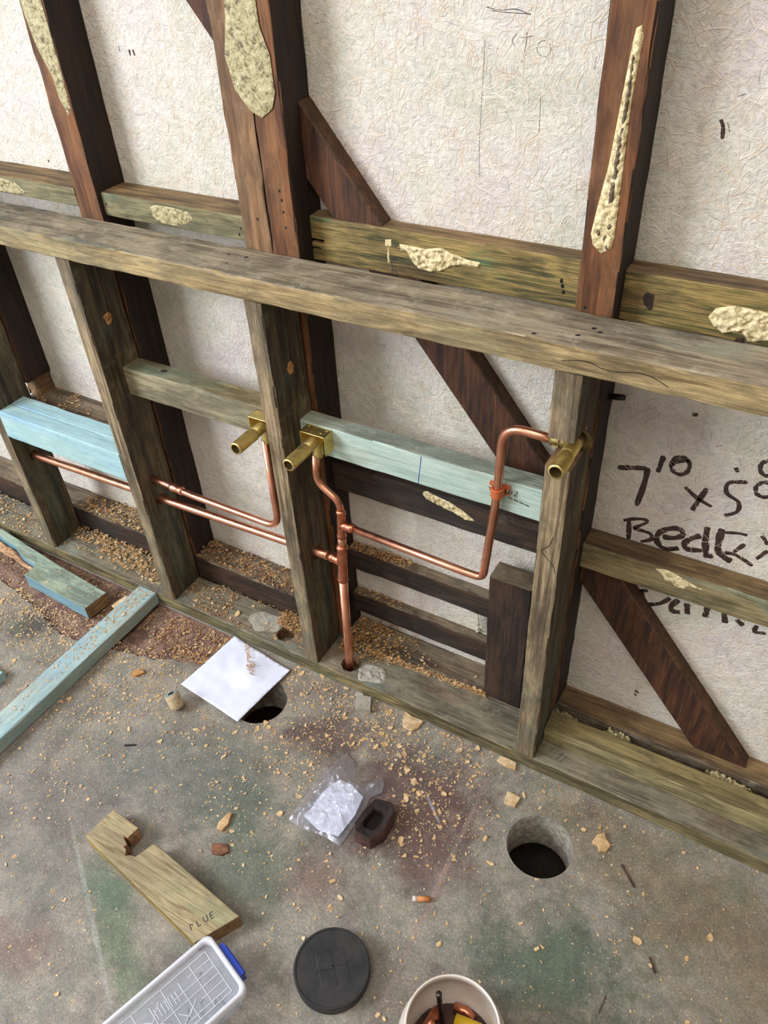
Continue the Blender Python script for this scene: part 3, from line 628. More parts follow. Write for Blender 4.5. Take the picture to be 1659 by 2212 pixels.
# brace: slanted bar built along the slope, cut away where the studs cross
def brace_piece(xa, xb, label, z0, z1, w, ya=.134):
    def zl(x): return .777 - 1.26 * (x + .102)
    V = []; F = []; n = 40
    for i in range(n):
        x = xa + (xb - xa) * i / (n - 1)
        lo = min(max(zl(x), z0), z1); hi = max(min(zl(x) + w, z1), z0); 
        j = .001 * mn.noise((x * 30, 1, 1)); c_ = .004 if hi - lo > .01 else 0
        for (y, z) in ((ya, lo + j * (lo > z0)), (YW - .0005, lo), (YW - .0005, hi), (ya + .002, hi), (ya, hi - c_)): V.append((x, y, z))
    for i in range(n - 1):
        for k in range(5): F.append((i * 5 + k, i * 5 + (k + 1) % 5, i * 5 + 5 + (k + 1) % 5, i * 5 + 5 + k))
    F += [(0, 1, 2, 3, 4)[::-1], tuple(range((n - 1) * 5, n * 5))]
    base = ((xa + xb) / 2, (ya + YW) / 2, max(z0, zl(xb))); V = [tuple(Vector(v) - Vector(base)) for v in V]
    fm = [1 if (k % 5) in (2, 3) and k < (n - 1) * 5 else 0 for k in range(len(F))]
    o = mesh('diagonal_brace', V, F, ['brace', 'brace_t'], fm, loc=base); tag(o, label, 'brace'); return o
brace_piece(-.697, -.386, 'short dark diagonal brace end at top left of the wide double stud', 1.0, 1.7, .105)
brace_piece(-.2825, -.1590, 'dark diagonal brace between the wide double stud and the olive noggin, above the top rail', .9515, 1.3, .103)
brace_piece(-.186, .1500, 'dark diagonal brace below the top rail, ending behind the mint noggin', .501, .8815, .112)
brace_piece(.2015, .545, 'dark diagonal brace at lower right under the painted writing', .077, .4375, .116)

n0 = old('old_noggin', (-1.104, -.752), (YO, YW), (.9155, .947), ['n1', 'olive_t'], {'t': 1}, 'weathered noggin at far left behind the top rail', 'noggin', 'x')
n1 = old('old_noggin', (-.6975, -.386), (.104, YW), (.9045, .944), ['n1', 'olive_t'], {'t': 1}, 'weathered noggin with a pale adhesive patch, left of the wide double stud', 'noggin', 'x')
n2 = old('old_noggin', (-.2825, .1500), (.131, YW), (.882, .951), ['olive', 'olive_t'], {'t': 1}, 'striped olive noggin with crusty adhesive between double stud and red-brown stud', 'noggin', 'x')
n3 = old('old_noggin', (.2015, 1.2), (.125, YW), (.8825, .9495), ['olive', 'olive_t'], {'t': 1}, 'striped olive noggin with a dark knot, right of the red-brown stud', 'noggin', 'x')
cut(n2, [], [((-.275, .135, .914), (.03, .03, .006)), ((-.277, .135, .902), (.02, .03, .004))])
part('knot', smear(.2355, .915, .016, .024, .001, .1252, .2, 3), 'dark_z', n3)
part('knot', smear(.352, .886, .016, .008, .001, .1252, .2, 4), 'dark_z', n3)
nR = old('old_noggin', (.2015, 1.2), (.120, YW), (.438, .492), ['olive_g', 'olive_t'], {'t': 1}, 'green-grey noggin crossing below the painted writing', 'noggin', 'x')
nA = old('old_noggin', (-.2825, .1500), (.118, YW), (.437, .500), ['dark_x', 'dark_x'], {}, 'dark noggin just below the mint one with a streak of cream adhesive', 'noggin', 'x')
nB = old('old_batten', (-.2825, .053), (.138, YW), (.212, .264), ['dark_x', 'dust_top'], {'t': 1}, 'upper dark batten behind the riser, wood shavings on its left end', 'batten', 'x', jit=.001)
nC = old('old_batten', (-.2825, .053), (.140, YW), (.078, .133), ['dark_x', 'dust_top'], {'t': 1}, 'lower dark batten behind the riser, just above the dusty ledge', 'batten', 'x', jit=.001)
blk = old('timber_block', (.053, .1325), (.0925, .1375), (.036, .372), ['dark_z', 'dust_top'], {'t': 1}, 'short dark upright timber block left of the notched stud', 'timber block', jit=.001)
tw = part('torn_board_edge', join([smear(.004, .17, .005, .05, .004, .1625, .1, 2), smear(.006, .142, .012, .012, .006, .158, 0, 5)]), 'board', wl)
part('exposed_render', smear(.032, .165, .050, .062, .003, .1625, 0, 7), 'mortar', wl)
pL = old('old_plate', (-1.7, -.387), (.0935, YW), (0, .100), ['dark_x', 'dust_top'], {'t': 1}, 'dark old sole plate behind the left studs, heaped with shavings', 'timber plate', 'x', jit=.0015)
ldg = old('dusty_ledge', (-.2825, .149), (.0915, YW), (0, .036), ['dust_top', 'dust_top'], {}, 'dusty timber ledge level with the floor plate behind the riser', 'ledge', 'x', jit=.001)
pR = old('old_plate', (.2015, 1.2), (.112, YW), (0, .0765), ['dust_top', 'olive_t'], {'t': 1}, 'brown old sole plate at lower right behind the tan noggin', 'timber plate', 'x', jit=.001)

# adhesive blobs
G = lambda o, m, *a, **k: part('dried_adhesive', smear(*a, **k), m, o, True, 'cream dried adhesive')
G(o1, 'glue2', 0, 0, .03, .2, .0015, YO - .0005, pts=[(-.7495, 1.28), (-.702, 1.28), (-.701, 1.20), (-.700, 1.14), (-.702, 1.075), (-.712, 1.065), (-.722, 1.09), (-.724, 1.12), (-.740, 1.16), (-.747, 1.20)], seed=3)
G(o2, 'glue2', 0, 0, .08, .3, .0022, YO - .0015, pts=[(-.352, 1.30), (-.305, 1.30), (-.302, 1.20), (-.291, 1.17), (-.290, 1.125), (-.298, 1.105), (-.318, 1.092), (-.337, 1.10), (-.358, 1.125), (-.367, 1.165), (-.356, 1.21), (-.352, 1.25)], seed=6, power=.3)
part('glue_core', smear(0, 0, .006, .2, .004, YO - .0015, pts=[(.1815, 1.195), (.184, 1.195), (.1855, 1.16), (.183, 1.10), (.183, 1.04), (.176, 1.035), (.177, 1.08), (.180, 1.14)], seed=4), 'gcore', o3)
for k, (a_, c_) in enumerate([(.170, 1.003), (.178, .997), (.181, 1.012), (.173, 1.018), (.182, .988)]): part('glue_core', smear(a_, c_, .006, .008, .0045, YO - .0015, 0, k), 'gcore', o3)
G(o3, 'glue', 0, 0, .02, .2, .003, YO - .0004, pts=[(.1815, 1.215), (.187, 1.218), (.190, 1.208), (.187, 1.15), (.188, 1.08), (.189, 1.00), (.187, .985), (.175, .978), (.164, .987), (.160, 1.00), (.165, 1.04), (.171, 1.08), (.176, 1.15), (.1795, 1.20)], seed=9)
def G2(o, y, px_pts, m='glue', th=.004, seed=1, **k): return part('dried_adhesive', smear(0, 0, .04, .02, th, y, pts=px_pts, seed=seed, **k), m, o, True, 'cream dried adhesive')
G2(n2, .1312, [(-.128, .931), (-.085, .930), (-.060, .936), (-.045, .930), (-.020, .925), (.0, .924), (.0, .917), (-.025, .916), (-.045, .911), (-.058, .902), (-.078, .897), (-.098, .899), (-.108, .908), (-.116, .922), (-.126, .921)], seed=4, dens=1.3)
G2(n2, .1312, [(-.152, .934), (-.141, .936), (-.141, .926), (-.146, .922), (-.145, .899), (-.150, .898), (-.149, .92), (-.153, .926)], th=.0015, seed=2)
G2(n3, .1252, [(.309, .908), (.316, .921), (.335, .928), (.36, .927), (.41, .924), (.42, .898), (.385, .892), (.362, .885), (.350, .897), (.33, .890), (.318, .897)], seed=8, dens=1.3)
G2(n1, .1042, [(-.590, .932), (-.575, .938), (-.54, .939), (-.505, .936), (-.495, .926), (-.51, .915), (-.54, .908), (-.57, .909), (-.585, .918)], 'glue2', .0015, 5, power=.25)
G2(n0, YO, [(-.99, .945), (-.96, .945), (-.905, .938), (-.885, .925), (-.90, .918), (-.96, .918), (-.99, .919)], 'glue2', .0012, 6, power=.25)
G2(nR, .1202, [(.318, .486), (.334, .490), (.352, .487), (.372, .480), (.398, .473), (.372, .470), (.366, .462), (.352, .462), (.346, .470), (.336, .468), (.332, .476)], th=.0012, seed=7)
G2(nA, .1182, [(-.090, .497), (-.082, .500), (-.072, .497), (-.04, .492), (-.01, .480), (.008, .469), (.013, .466), (-.006, .463), (-.03, .470), (-.06, .476), (-.085, .482), (-.092, .490)], th=.004, seed=8)
for k, (xa, xb, ya, yb, zz) in enumerate([(.198, .250, .094, .110, .060), (.298, .352, .092, .112, .068), (.480, .560, .091, .112, .066)]):
    part('dried_adhesive', smear((xa + xb) / 2, (ya + yb) / 2, xb - xa, yb - ya, .014, zz - .008, -.05, 20 + k, up='z'), 'glue2', pR, True, 'grey cream adhesive lump')
# small tears and nail holes on old timbers
def dots(o, y, L, r=.0022, mat='black'):
    for i, (a, b) in enumerate(L): part('nail_hole', smear(a, b, r * 2, r * 2.4, .0004, y, 0, i), mat, o)
dots(o3, YO - .0002, [(.171, .874), (.164, .905)], .0018)
dots(o2, YO - .0002, [(-.305, .995), (-.303, .982), (-.303, .965), (-.302, .942)], .0018)
dots(o2b, YO - .0012, [(-.357, .985), (-.353, .948)], .0018)
dots(n2, .131, [(.118, .918), (.120, .911), (.122, .903)], .0025)
dots(n1, .104, [(-.690, .925), (-.403, .914), (-.398, .924)], .002)

# black peg through the old stud
pg = mesh('black_peg', *profile((0, 0, 0), (.024, 0, .004), [(0, .0045), (.02, .0045), (.024, .0035)], 12), ['rubber'], smooth=True, loc=(.2005, .14, .757)); tag(pg, 'short black peg sticking out right of the notched stud under the top rail', 'peg')

# ------------------------------------------------------------------ plumbing
def collar(a, b, r, mat, parent, name='collar'):
    L = (Vector(b) - Vector(a)).length
    return part(name, profile(a, b, [(0, r * .96), (L * .12, r * 1.14), (L * .3, r * 1.14), (L * .4, r), (L * .6, r), (L * .7, r * 1.14), (L * .88, r * 1.14), (L, r * .96)], 24), mat, parent)
def outlet(root, P, hood=True, down=True, zdrop=.036, length=.088):
    """plated brass elbow: hood bracket on the noggin, elbow body, long threaded spigot towards the room"""
    x, y, z = P
    e = empty('outlet_elbow', tuple(Vector(P) - parent_loc(root))); e.parent = root
    if hood:
        w, h, d, t_ = .050, .038, .026, .0014; zt = z + .017; yb = y + .014
        o = part('mounting_bracket', join([box((x, yb - t_ / 2, zt - h / 2), (w, t_, h)), box((x, yb - d / 2, zt - t_ / 2), (w, d, t_)), box((x - w / 2 + t_ / 2, yb - d / 2, zt - h / 2 + .004), (t_, d, h - .008)), box((x + w / 2 - t_ / 2, yb - d / 2, zt - h / 2), (t_, d, h))]), 'brass', e, False)
        bevel(o, .0004, 1)
        for (sx, sy) in ((-.018, -.006), (.018, -.006), (.012, -.016)):
            part('screw', profile((x + sx, yb + sy, zt), (x + sx, yb + sy, zt + .01), [(0, .0016), (.0006, .0014), (.0009, .0006)], 10), 'brass', e)
        for zz in (zt - .012, zt - .032):
            part('screw', profile((x + w / 2, yb - .010, zz), (x + w, yb - .010, zz), [(0, .0016), (.0006, .0014), (.0009, .0006)], 10), 'brass', e)
    prof = [(-.012, .0092), (0, .0098), (.030, .0098), (.0305, .0092), (.033, .0092)]
    t_ = .033
    while t_ < length - .004:
        prof += [(t_, .0102), (t_ + .0009, .0108), (t_ + .0018, .0102)]; t_ += .0018
    prof += [(length - .002, .0106), (length, .0100), (length, .0078)]
    prof = [(q[0], q[1] * 1.08) for q in prof]
    part('threaded_spigot', profile((x, y, z), (x, y - .1, z), prof, 28, False), 'brass', e)
    part('bore', profile((x, y - length, z), (x, y - length + .03, z), [(0, .0084), (.02, .0080), (.0202, .0001)], 24, False), 'brass_d', e)  # dull dark brass stands in for shade inside the bore
    part('bore_end', profile((x, y - length + .019, z), (x, y, z), [(0, .0080), (.0003, .0080)], 20), 'black', e)  # black disc painted in for the darkness deep in the bore
    if down:
        part('elbow_body', join([profile((x, y, z + .004), (x, y, z - .1), [(0, .0098), (zdrop - .014, .0096), (zdrop - .010, .0086), (zdrop - .006, .0098), (zdrop, .0098), (zdrop + .001, .0088), (zdrop + .004, .0088)], 24)]), 'brass', e)
        part('end_cap', profile((x, y - .0, z), (x, y + .013, z), [(0, .0098), (.010, .0096), (.012, .008)], 24), 'brass', e)
    return e
# assembly with leftmost outlet
P1 = (-.354, .028, .613)
w1 = empty('copper_pipe_run', (-.52, .03, .37)); tag(w1, 'thin copper pipe bending up to the leftmost brass outlet', 'copper pipe')
outlet(w1, (P1[0], .032, P1[2]), length=.082)
part('pipe', tube(fillet([(-.80, .046, .366), (-.66, .036, .3735), (-.58, .030, .3745), (-.3605, .029, .3745), (P1[0] - .004, .030, P1[2] - .032)], [.02, .02, .034], 8), .0069, 18), 'copper', w1)
collar((-.642, .0335, .3743), (-.606, .0315, .3746), .0080, 'copper', w1, 'coupling')
# main assembly
w2 = empty('copper_pipe_assembly', (-.231, .031, .036)); tag(w2, 'copper riser with two tees, rising from the floor plate to two brass outlets', 'copper pipe')
P2 = (-.2525, .041, .607)
outlet(w2, P2, length=.083)
part('upper_pipe', tube(fillet([(-.2565, .0385, .575), (-.2600, .0345, .520), (-.213, .032, .492), (-.2125, .033, .462)], [.03, .026], 9), .0069, 20), 'copper', w2)
def tee(name, top, bot, r, bp, br):
    e = empty(name, tuple(Vector(bot) - parent_loc(w2))); e.parent = w2
    L = (Vector(bot) - Vector(top)).length
    part('sleeve', profile(top, bot, [(0, r), (.003, r * 1.15), (.008, r * 1.15), (.010, r), (.016, r), (L - .016, r * 1.02), (L - .010, r), (L - .008, r * 1.15), (L - .003, r * 1.15), (L, r)], 26), 'copper_j', e)
    b0, b1 = bp; Lb = (Vector(b1) - Vector(b0)).length
    part('branch_sleeve', profile(b0, b1, [(0, br * 1.25), (Lb * .4, br * 1.05), (Lb * .55, br), (Lb * .62, br * 1.16), (Lb * .8, br * 1.16), (Lb * .86, br), (Lb, br * .97)], 24), 'copper_j', e)
    return e
tee('upper_tee', (-.2120, .033, .472), (-.2165, .033, .404), .0082, ((-.2145, .033, .436), (-.186, .0335, .4355)), .0080)
part('middle_pipe', tube([(-.2160, .033, .41), (-.2185, .033, .372)], .0082, 20), 'copper', w2)
tee('lower_tee', (-.2178, .033, .384), (-.2245, .0325, .290), .0100, ((-.2205, .033, .341), (-.256, .038, .338)), .0090)
collar((-.2178, .033, .386), (-.2188, .033, .366), .0085, 'copper_j', w2)
part('riser_pipe', tube([(-.2235, .0325, .30), (-.2310, .0305, .036), (-.2318, .030, -.03)], .0088, 22), 'copper', w2)
part('branch_pipe', tube(fillet([(-.195, .0335, .4357), (.030, .038, .4215), (.0625, .0405, .4190), (.0790, .0415, .6), (.0840, .0405, .7345), (.1780, .038, .7325)], [.02, .034, .3, .036], 9), .0069, 20), 'copper', w2)
part('supply_pipe', tube([(-.25, .037, .3385), (-.30, .045, .328), (-.70, .045, .3135), (-1.118, .042, .3030), (-1.13, .042, .3025)], .0088, 22), 'copper', w2)
e3 = outlet(w2, (.1890, .037, .7360), hood=False, down=False, length=.072)
part('elbow_body', join([profile((.158, .0385, .733), (.19, .0375, .7355), [(-.004, .0078), (0, .0094), (.010, .0094), (.011, .0084), (.013, .0084), (.0135, .0100), (.021, .0100), (.022, .0085), (.031, .0085)], 6 * 4), profile((.1890, .054, .7360), (.189, .0, .7360), [(0, .0115), (.012, .0112), (.018, .0100), (.028, .0098)], 24)]), 'brass_d', e3)
part('back_plate', profile((.1885, .0558, .7300), (.1885, .0, .7300), [(0, .021), (.0016, .021), (.0022, .020)], 30), 'brass_d', e3)
part('compression_nut', profile((.1600, .0386, .7331), (.19, .0375, .7355), [(0, .0105), (.009, .0105)], 6), 'brass', e3, False)
# the clip
cl = empty('pipe_clip', (.0765, .0465, .607)); tag(cl, 'orange plastic saddle clip holding the bent copper pipe to the mint noggin', 'pipe clip')
px_, py_ = .0795, .0412
part('saddle', join([profile((px_, py_, .602), (px_, py_, .619), [(0, .0074), (0, .0098), (.0015, .0104), (.0155, .0104), (.017, .0098), (.017, .0074)], 24, False), box((px_, .0515, .6105), (.033, .0045, .0175)), box((px_, .0475, .6105), (.020, .006, .0165))]), 'clip', cl, False)
for sx in (-.0135, .0135): part('screw', profile((px_ + sx, .0492, .610), (px_ + sx, .04, .610), [(0, .0036), (.0014, .0034), (.002, .0012)], 14), 'screw', cl)

# ------------------------------------------------------------------ floor things
fp = timber('floor_timber', (-.812, -.756), (-1.0, -.002), (0.0, .0355), 'y', ['blue_y', 'blue_y'], {}, r=.003, jit=.0006)
tag(fp, 'long pale blue timber lying on the floor square to the framing', 'timber')
# broken blue offcut
ang = math.atan2(-.120 + .106, -.872 + 1.099)
def strip(pts, z0, z1, name, mats, fm=None, **k):
    n = len(pts); V = [(a, b, z1) for a, b in pts] + [(a, b, z0) for a, b in pts]
    F = [tuple(range(n)), tuple(range(n, 2 * n))[::-1]] + [(i, n + i, n + (i + 1) % n, (i + 1) % n) for i in range(n)]
    cx = sum(p[0] for p in pts) / n; cy = sum(p[1] for p in pts) / n
    V = [(a - cx, b - cy, c_ - z0) for a, b, c_ in V]
    o = mesh(name, V, F, mats, fm, loc=(cx, cy, z0)); bm_ = bmesh.new(); bm_.from_mesh(o.data); bmesh.ops.recalc_face_normals(bm_, faces=bm_.faces); bm_.to_mesh(o.data); bm_.free()
    return o
bo = strip([(-1.099, -.107), (-.875, -.119), (-.868, -.056), (-1.06, -.040), (-1.12, -.033), (-1.18, -.026), (-1.30, -.012), (-1.302, -.030), (-1.27, -.034), (-1.25, -.040), (-1.205, -.041), (-1.200, -.047), (-1.17, -.058), (-1.14, -.063), (-1.115, -.066), (-1.103, -.068)][::-1], -.003, .034, 'broken_offcut', ['blue_o', 'blue_s', 'endgrain', 'raw'])
for p in bo.data.polygons:
    nn = p.normal
    p.material_index = 0 if abs(nn.z) > .7 else (1 if nn.y < -.7 and p.center.x > 0 - .02 else (2 if nn.x > .7 else 1))
bo.data.update(); bevel(bo, .0015)
tag(bo, 'blue-green timber offcut with a splintered end at left, beside the floor plate', 'offcut')
V, F = sheet([(-1.32, -.031), (-1.205, -.043), (-1.198, -.048), (-1.16, -.060), (-1.11, -.067), (-1.112, -.080), (-1.15, -.074), (-1.2, -.066), (-1.31, -.060)], .0045, lambda x, y, e: .012 + .012 * min(1, e / .01) + .005 * mn.noise((x * 40, y * 300, 1)), .3, 3)
part('splintered_face', (V, F), 'raw', bo, False, 'raw pale splintered wood')
# small teal piece cut by the left edge of the picture
tb = timber('small_offcut', (-.965, -.906), (-.375, -.335), (0, .022), 'x', ['blue', 'blue'], {}); tag(tb, 'small teal timber end at the left edge of the picture', 'offcut')
# notched tan offcut
pts = [(-.440, -.461), (-.373, -.4665), (-.3755, -.494), (-.386, -.492), (-.380, -.499), (-.366, -.503), (-.369, -.512), (-.360, -.512), (-.357, -.520), (-.349, -.517), (-.341, -.509), (-.3295, -.503), (-.328, -.4755), (-.115, -.5005), (-.153, -.569), (-.448, -.524)]
pts = [(-.440, -.461), (-.373, -.4660), (-.3765, -.489), (-.386, -.490), (-.379, -.4945), (-.369, -.499), (-.371, -.505), (-.364, -.5065), (-.357, -.5155), (-.351, -.511), (-.340, -.5085), (-.3285, -.4755), (-.3225, -.4735), (-.115, -.5005), (-.153, -.569), (-.448, -.524)]
to = strip(pts, 0, .035, 'notched_offcut', ['tanoff', 'tanside', 'endgrain', 'raw'])
for p in to.data.polygons:
    nn = p.normal
    p.material_index = 0 if abs(nn.z) > .7 else (1 if nn.y < -.85 and p.center.y < -.02 else (2 if (nn.x > .7 and p.center.x > .12) else (3 if abs(p.center.x + .06) < .06 and p.center.y > -.03 else 0)))
to.data.update(); bevel(to, .0015)
tag(to, 'tan timber offcut with a square notch and faint printed letters, beside the plastic case', 'offcut')
# printed letters LUE along the end
u = Vector((-.115 + .153, -.5005 + .569)).normalized(); v_ = Vector((-u.y, u.x))   # baseline towards the notch side
def glyph(ch, o_, s_):
    G_ = {'L': [[(0, 1), (0, 0), (.55, 0)]], 'U': [[(0, 1), (0, .25), (.15, 0), (.45, 0), (.6, .25), (.6, 1)]], 'E': [[(.55, 1), (0, 1), (0, 0), (.55, 0)], [(0, .5), (.45, .5)]], 'B': [[(0, 0), (0, 1), (.4, .9), (.4, .6), (0, .5)], [(0, .5), (.5, .4), (.5, .1), (0, 0)]]}
    out = []
    for st_ in G_[ch]:
        q = [Vector(o_) + u * (a * s_) + v_ * (b * s_) for a, b in st_]
        for i in range(len(q) - 1): out.append(ribbon([q[i], q[i + 1]], .0015, 'z', .0002, .0352, i, False))
    return out
L_ = []
for k, ch in enumerate('BLUE'):
    g_ = glyph(ch, Vector((-.1700, -.5560)) + u * (.0115 * k), .0098)
    if ch == 'B': g_ = g_[:3]
    L_ += g_
part('printed_letters', join(L_), 'pencil', to, False)
# paper over the hole
pp = [(-.541, -.168), (-.5225, -.004), (-.352, -.025), (-.372, -.186)]
def ppz(x, y, e): return .007 + .003 * mn.noise((x * 14, y * 14, 2)) + .0012 * mn.noise((x * 40, y * 40, 2)) + (.010 * max(0, 1 - math.hypot(x + .435, y + .07) / .05)) * (1 if x > -.44 else .4)
V, F = sheet(pp, .006, ppz, .25, 3)
o = mesh('paper_sheet', [(a + .45, b + .1, c_) for a, b, c_ in V], F, ['white_p'], smooth=True, loc=(-.45, -.1, 0)); m = o.modifiers.new('thick', 'SOLIDIFY'); m.thickness = .0004
tag(o, 'square white paper sheet partly covering a round hole in the floor', 'paper')
# core plug
cp = empty('wood_core', (-.509, -.220, 0)); tag(cp, 'pale round wooden core with a dark hole, left of the white paper', 'wood core')
A_ = Vector((-.505, -.218, .012)); B_ = Vector((-.5200, -.2130, .040))
part('core_body', profile(A_, B_, [(-.002, .012), (0, .0148), (.008, .0158), (.015, .0148), (.024, .0155), (.031, .0148), (.032, .0135)], 30), 'palecore', cp, True)
d_ = (B_ - A_).normalized(); Tp = A_ + d_ * .0322
part('sawn_top', profile(Tp, Tp + d_, [(0, .0142), (.0004, .0138)], 30), 'mint_t', cp)
part('drill_hole', profile(Tp + d_ * .0005, Tp + d_, [(0, .0070), (.0002, .0062)], 11), 'black', cp)
# bag with papers
bag_poly = [(-.157, -.310), (-.155, -.270), (-.153, -.224), (-.146, -.180), (-.135, -.139), (-.110, -.150), (-.090, -.180), (-.068, -.180), (-.047, -.156), (-.035, -.162), (-.030, -.182), (-.044, -.200), (-.041, -.234), (-.043, -.270), (-.044, -.308), (-.075, -.306), (-.104, -.308), (-.130, -.312)]
def bz(s_, top):
    def f(x, y, e):
        k = min(1, e / .022)
        rid = abs(mn.noise((x * 45 + s_, y * 45, s_))) + .5 * abs(mn.noise((x * 110, y * 110, s_)))
        return (.002 + k * (.016 * top) + (.012 if top else .003) * (1 - rid * 1.6) * max(.25, k)) + (.010 * max(0, 1 - math.hypot(x + .035, y + .165) / .03) * top)
    return f
V1_, F1_ = sheet(bag_poly, .0042, bz(3, 1), .4, 8)
bag = mesh('clear_plastic_bag', [(a + .1, b + .23, c_) for a, b, c_ in V1_], F1_, ['film'], smooth=False, loc=(-.1, -.23, 0))
tag(bag, 'crumpled clear plastic bag holding white crumpled paper, beside the dark block', 'plastic bag')
V2_, F2_ = sheet(bag_poly, .008, bz(5, 0), .4, 9); part('bag_back', (V2_, F2_), 'film', bag, False)
def wadz(x, y, e): return .006 + .012 * abs(mn.noise((x * 22, y * 22, 8))) + .002 * abs(mn.noise((x * 60, y * 60, 2)))
V, F = sheet([(-.130, -.295), (-.128, -.235), (-.112, -.198), (-.088, -.196), (-.055, -.208), (-.050, -.245), (-.055, -.296), (-.095, -.302)], .0045, wadz, .4, 8)
o = mesh('crumpled_paper', [(a + .09, b + .25, c_) for a, b, c_ in V], F, ['white_p'], smooth=False, loc=(-.09, -.25, 0)); m = o.modifiers.new('thick', 'SOLIDIFY'); m.thickness = .0003
tag(o, 'crumpled white paper inside the clear plastic bag', 'paper')
# dark block with hole
bl = empty('dark_wood_block', (-.008, -.252, 0)); tag(bl, 'dark brown cut wood block with a round hole, right of the plastic bag', 'wood block')
hexp = [(-.034, -.246), (-.028, -.212), (.004, -.204), (.020, -.222), (.021, -.262), (.006, -.286), (-.026, -.287), (-.038, -.272)]
V = [(a, b, 0) for a, b in hexp] + [(a * .93 - .0, b + .003, .030 + .006 * (i % 3 == 0)) for i, (a, b) in enumerate(hexp)]
cxy = (-.006, -.246)
V += [(cxy[0] + (a - cxy[0]) * .52, cxy[1] + (b - cxy[1]) * .52, .031) for a, b in hexp] + [(cxy[0] + (a - cxy[0]) * .48, cxy[1] + (b - cxy[1]) * .48, .010) for a, b in hexp]
F = []
for r_ in range(3):
    for i in range(8): F.append((r_ * 8 + i, r_ * 8 + (i + 1) % 8, r_ * 8 + 8 + (i + 1) % 8, r_ * 8 + 8 + i))
F.append(tuple(range(24, 32)))
MT['dkb'] = plain('dark_red_brown_wood', (92, 62, 52), .75, 0, col2=(52, 34, 30), vscale=50, bump=1)
MT['dkt'] = plain('darker_brown_wood', (48, 32, 28), .85, 0, col2=(24, 17, 15), vscale=60, bump=1)  # darker brown for the top of the block and its hole
o = part('block_body', (V, F), ['dkb', 'dkt'], bl, False)
o.data.polygons.foreach_set('material_index', [0] * 8 + [1] * 17); bevel(o, .002)
# black end cap
cx, cy, cr_ = .057, -.4885, .0605
cap = empty('round_black_cap', (cx, cy, 0)); tag(cap, 'round black plastic pipe cap lying flat on the floor', 'pipe cap')
part('cap_body', profile((cx, cy, 0), (cx, cy, 1), [(0, cr_ - .003), (.002, cr_ - .0005), (.022, cr_), (.0235, cr_ - .0012), (.0235, cr_ - .0035), (.0222, cr_ - .0045), (.0218, .001)], 56), 'rubber', cap, False)
dm = []
q4 = [(cx - .034, cy + .004), (cx + .0, cy + .036), (cx + .036, cy + .0), (cx + .004, cy - .034)]
n = 4; Vd = [(a, b, .0218) for a, b in q4] + [(cx + (a - cx) * .96, cy + (b - cy) * .96, .0224) for a, b in q4]
part('raised_square', (Vd, [(4, 5, 6, 7)] + [(i, (i + 1) % 4, 4 + (i + 1) % 4, 4 + i) for i in range(4)]), 'rubber', cap, False)
for k, (p, q) in enumerate([((cx - .017, cy + .02), (cx + .021, cy - .017)), ((cx + .0, cy + .001), (cx + .018, cy + .018)), ((cx + .002, cy - .0), (cx - .016, cy - .016))]):
    part('moulded_rib', ribbon([p, q], .0018, 'z', .0008, .0223, k, False), 'rubber', cap, False)
part('centre_pip', profile((cx, cy, .0222), (cx, cy, 1), [(0, .003), (.001, .002), (.0014, .001)], 12), 'rubber', cap)
# bucket
bx, by = .273, -.499
bk = empty('white_bucket', (bx, by, 0)); tag(bk, 'open white plastic tub at the bottom edge of the picture', 'bucket')
part('bucket_shell', profile((bx, by, 0), (bx, by, 1), [(0, .068), (.004, .073), (.04, .0785), (.08, .0775), (.108, .0705), (.118, .0668), (.126, .0668), (.130, .0655), (.1305, .0640), (.128, .0628), (.110, .0640), (.1095, .0655), (.07, .0725), (.012, .0680), (.010, .001)], 64), 'bucket', bk)
def inb(name, VF, mat, label, cat):
    V, F = VF; c_ = Vector(V[0]); c_ = sum((Vector(v) for v in V), Vector()) / len(V)
    o = mesh(name, [tuple(Vector(v) - c_) for v in V], F, [mat], smooth=True, loc=tuple(c_)); tag(o, label, cat); return o
inb('drill_bit', profile((.247, -.478, .018), (.237, -.469, .112), [(0, .003)] + [(.01 + .004 * k, .0035 + .0006 * (k % 2)) for k in range(18)] + [(.09, .004), (.1, .0045), (.101, .003)], 10), 'steel', 'dark steel drill bit standing up in the white tub', 'drill bit')
inb('copper_offcut', tube([(.232, -.464, .030), (.228, -.500, .034)], .0085, 18), 'copper_j', 'copper pipe offcut at the left inside the white tub', 'pipe offcut')
inb('yellow_handle', tube([(.262, -.466, .045), (.300, -.462, .047)], [.009, .010], 16), 'yellow', 'yellow plastic handle inside the white tub', 'handle')
inb('copper_elbow', tube(fillet([(.250, -.446, .024), (.268, -.442, .024), (.282, -.446, .022)], .012), .007, 16), 'copper_j', 'small copper elbow in the white tub behind the drill bit', 'pipe fitting')
V, F = sheet([(bx + .066 * math.cos(a), by + .066 * math.sin(a)) for a in np.linspace(0, 6.28, 30)[:-1]], .006, lambda x, y, e: .014 + .006 * abs(mn.noise((x * 80, y * 80, 1))), .3, 4)
o = mesh('tub_debris', [(a - bx, b - by, c_) for a, b, c_ in V], F, ['dkb'], loc=(bx, by, 0)); tag(o, 'brown dust and scraps on the bottom of the white tub', 'debris', kind='stuff')

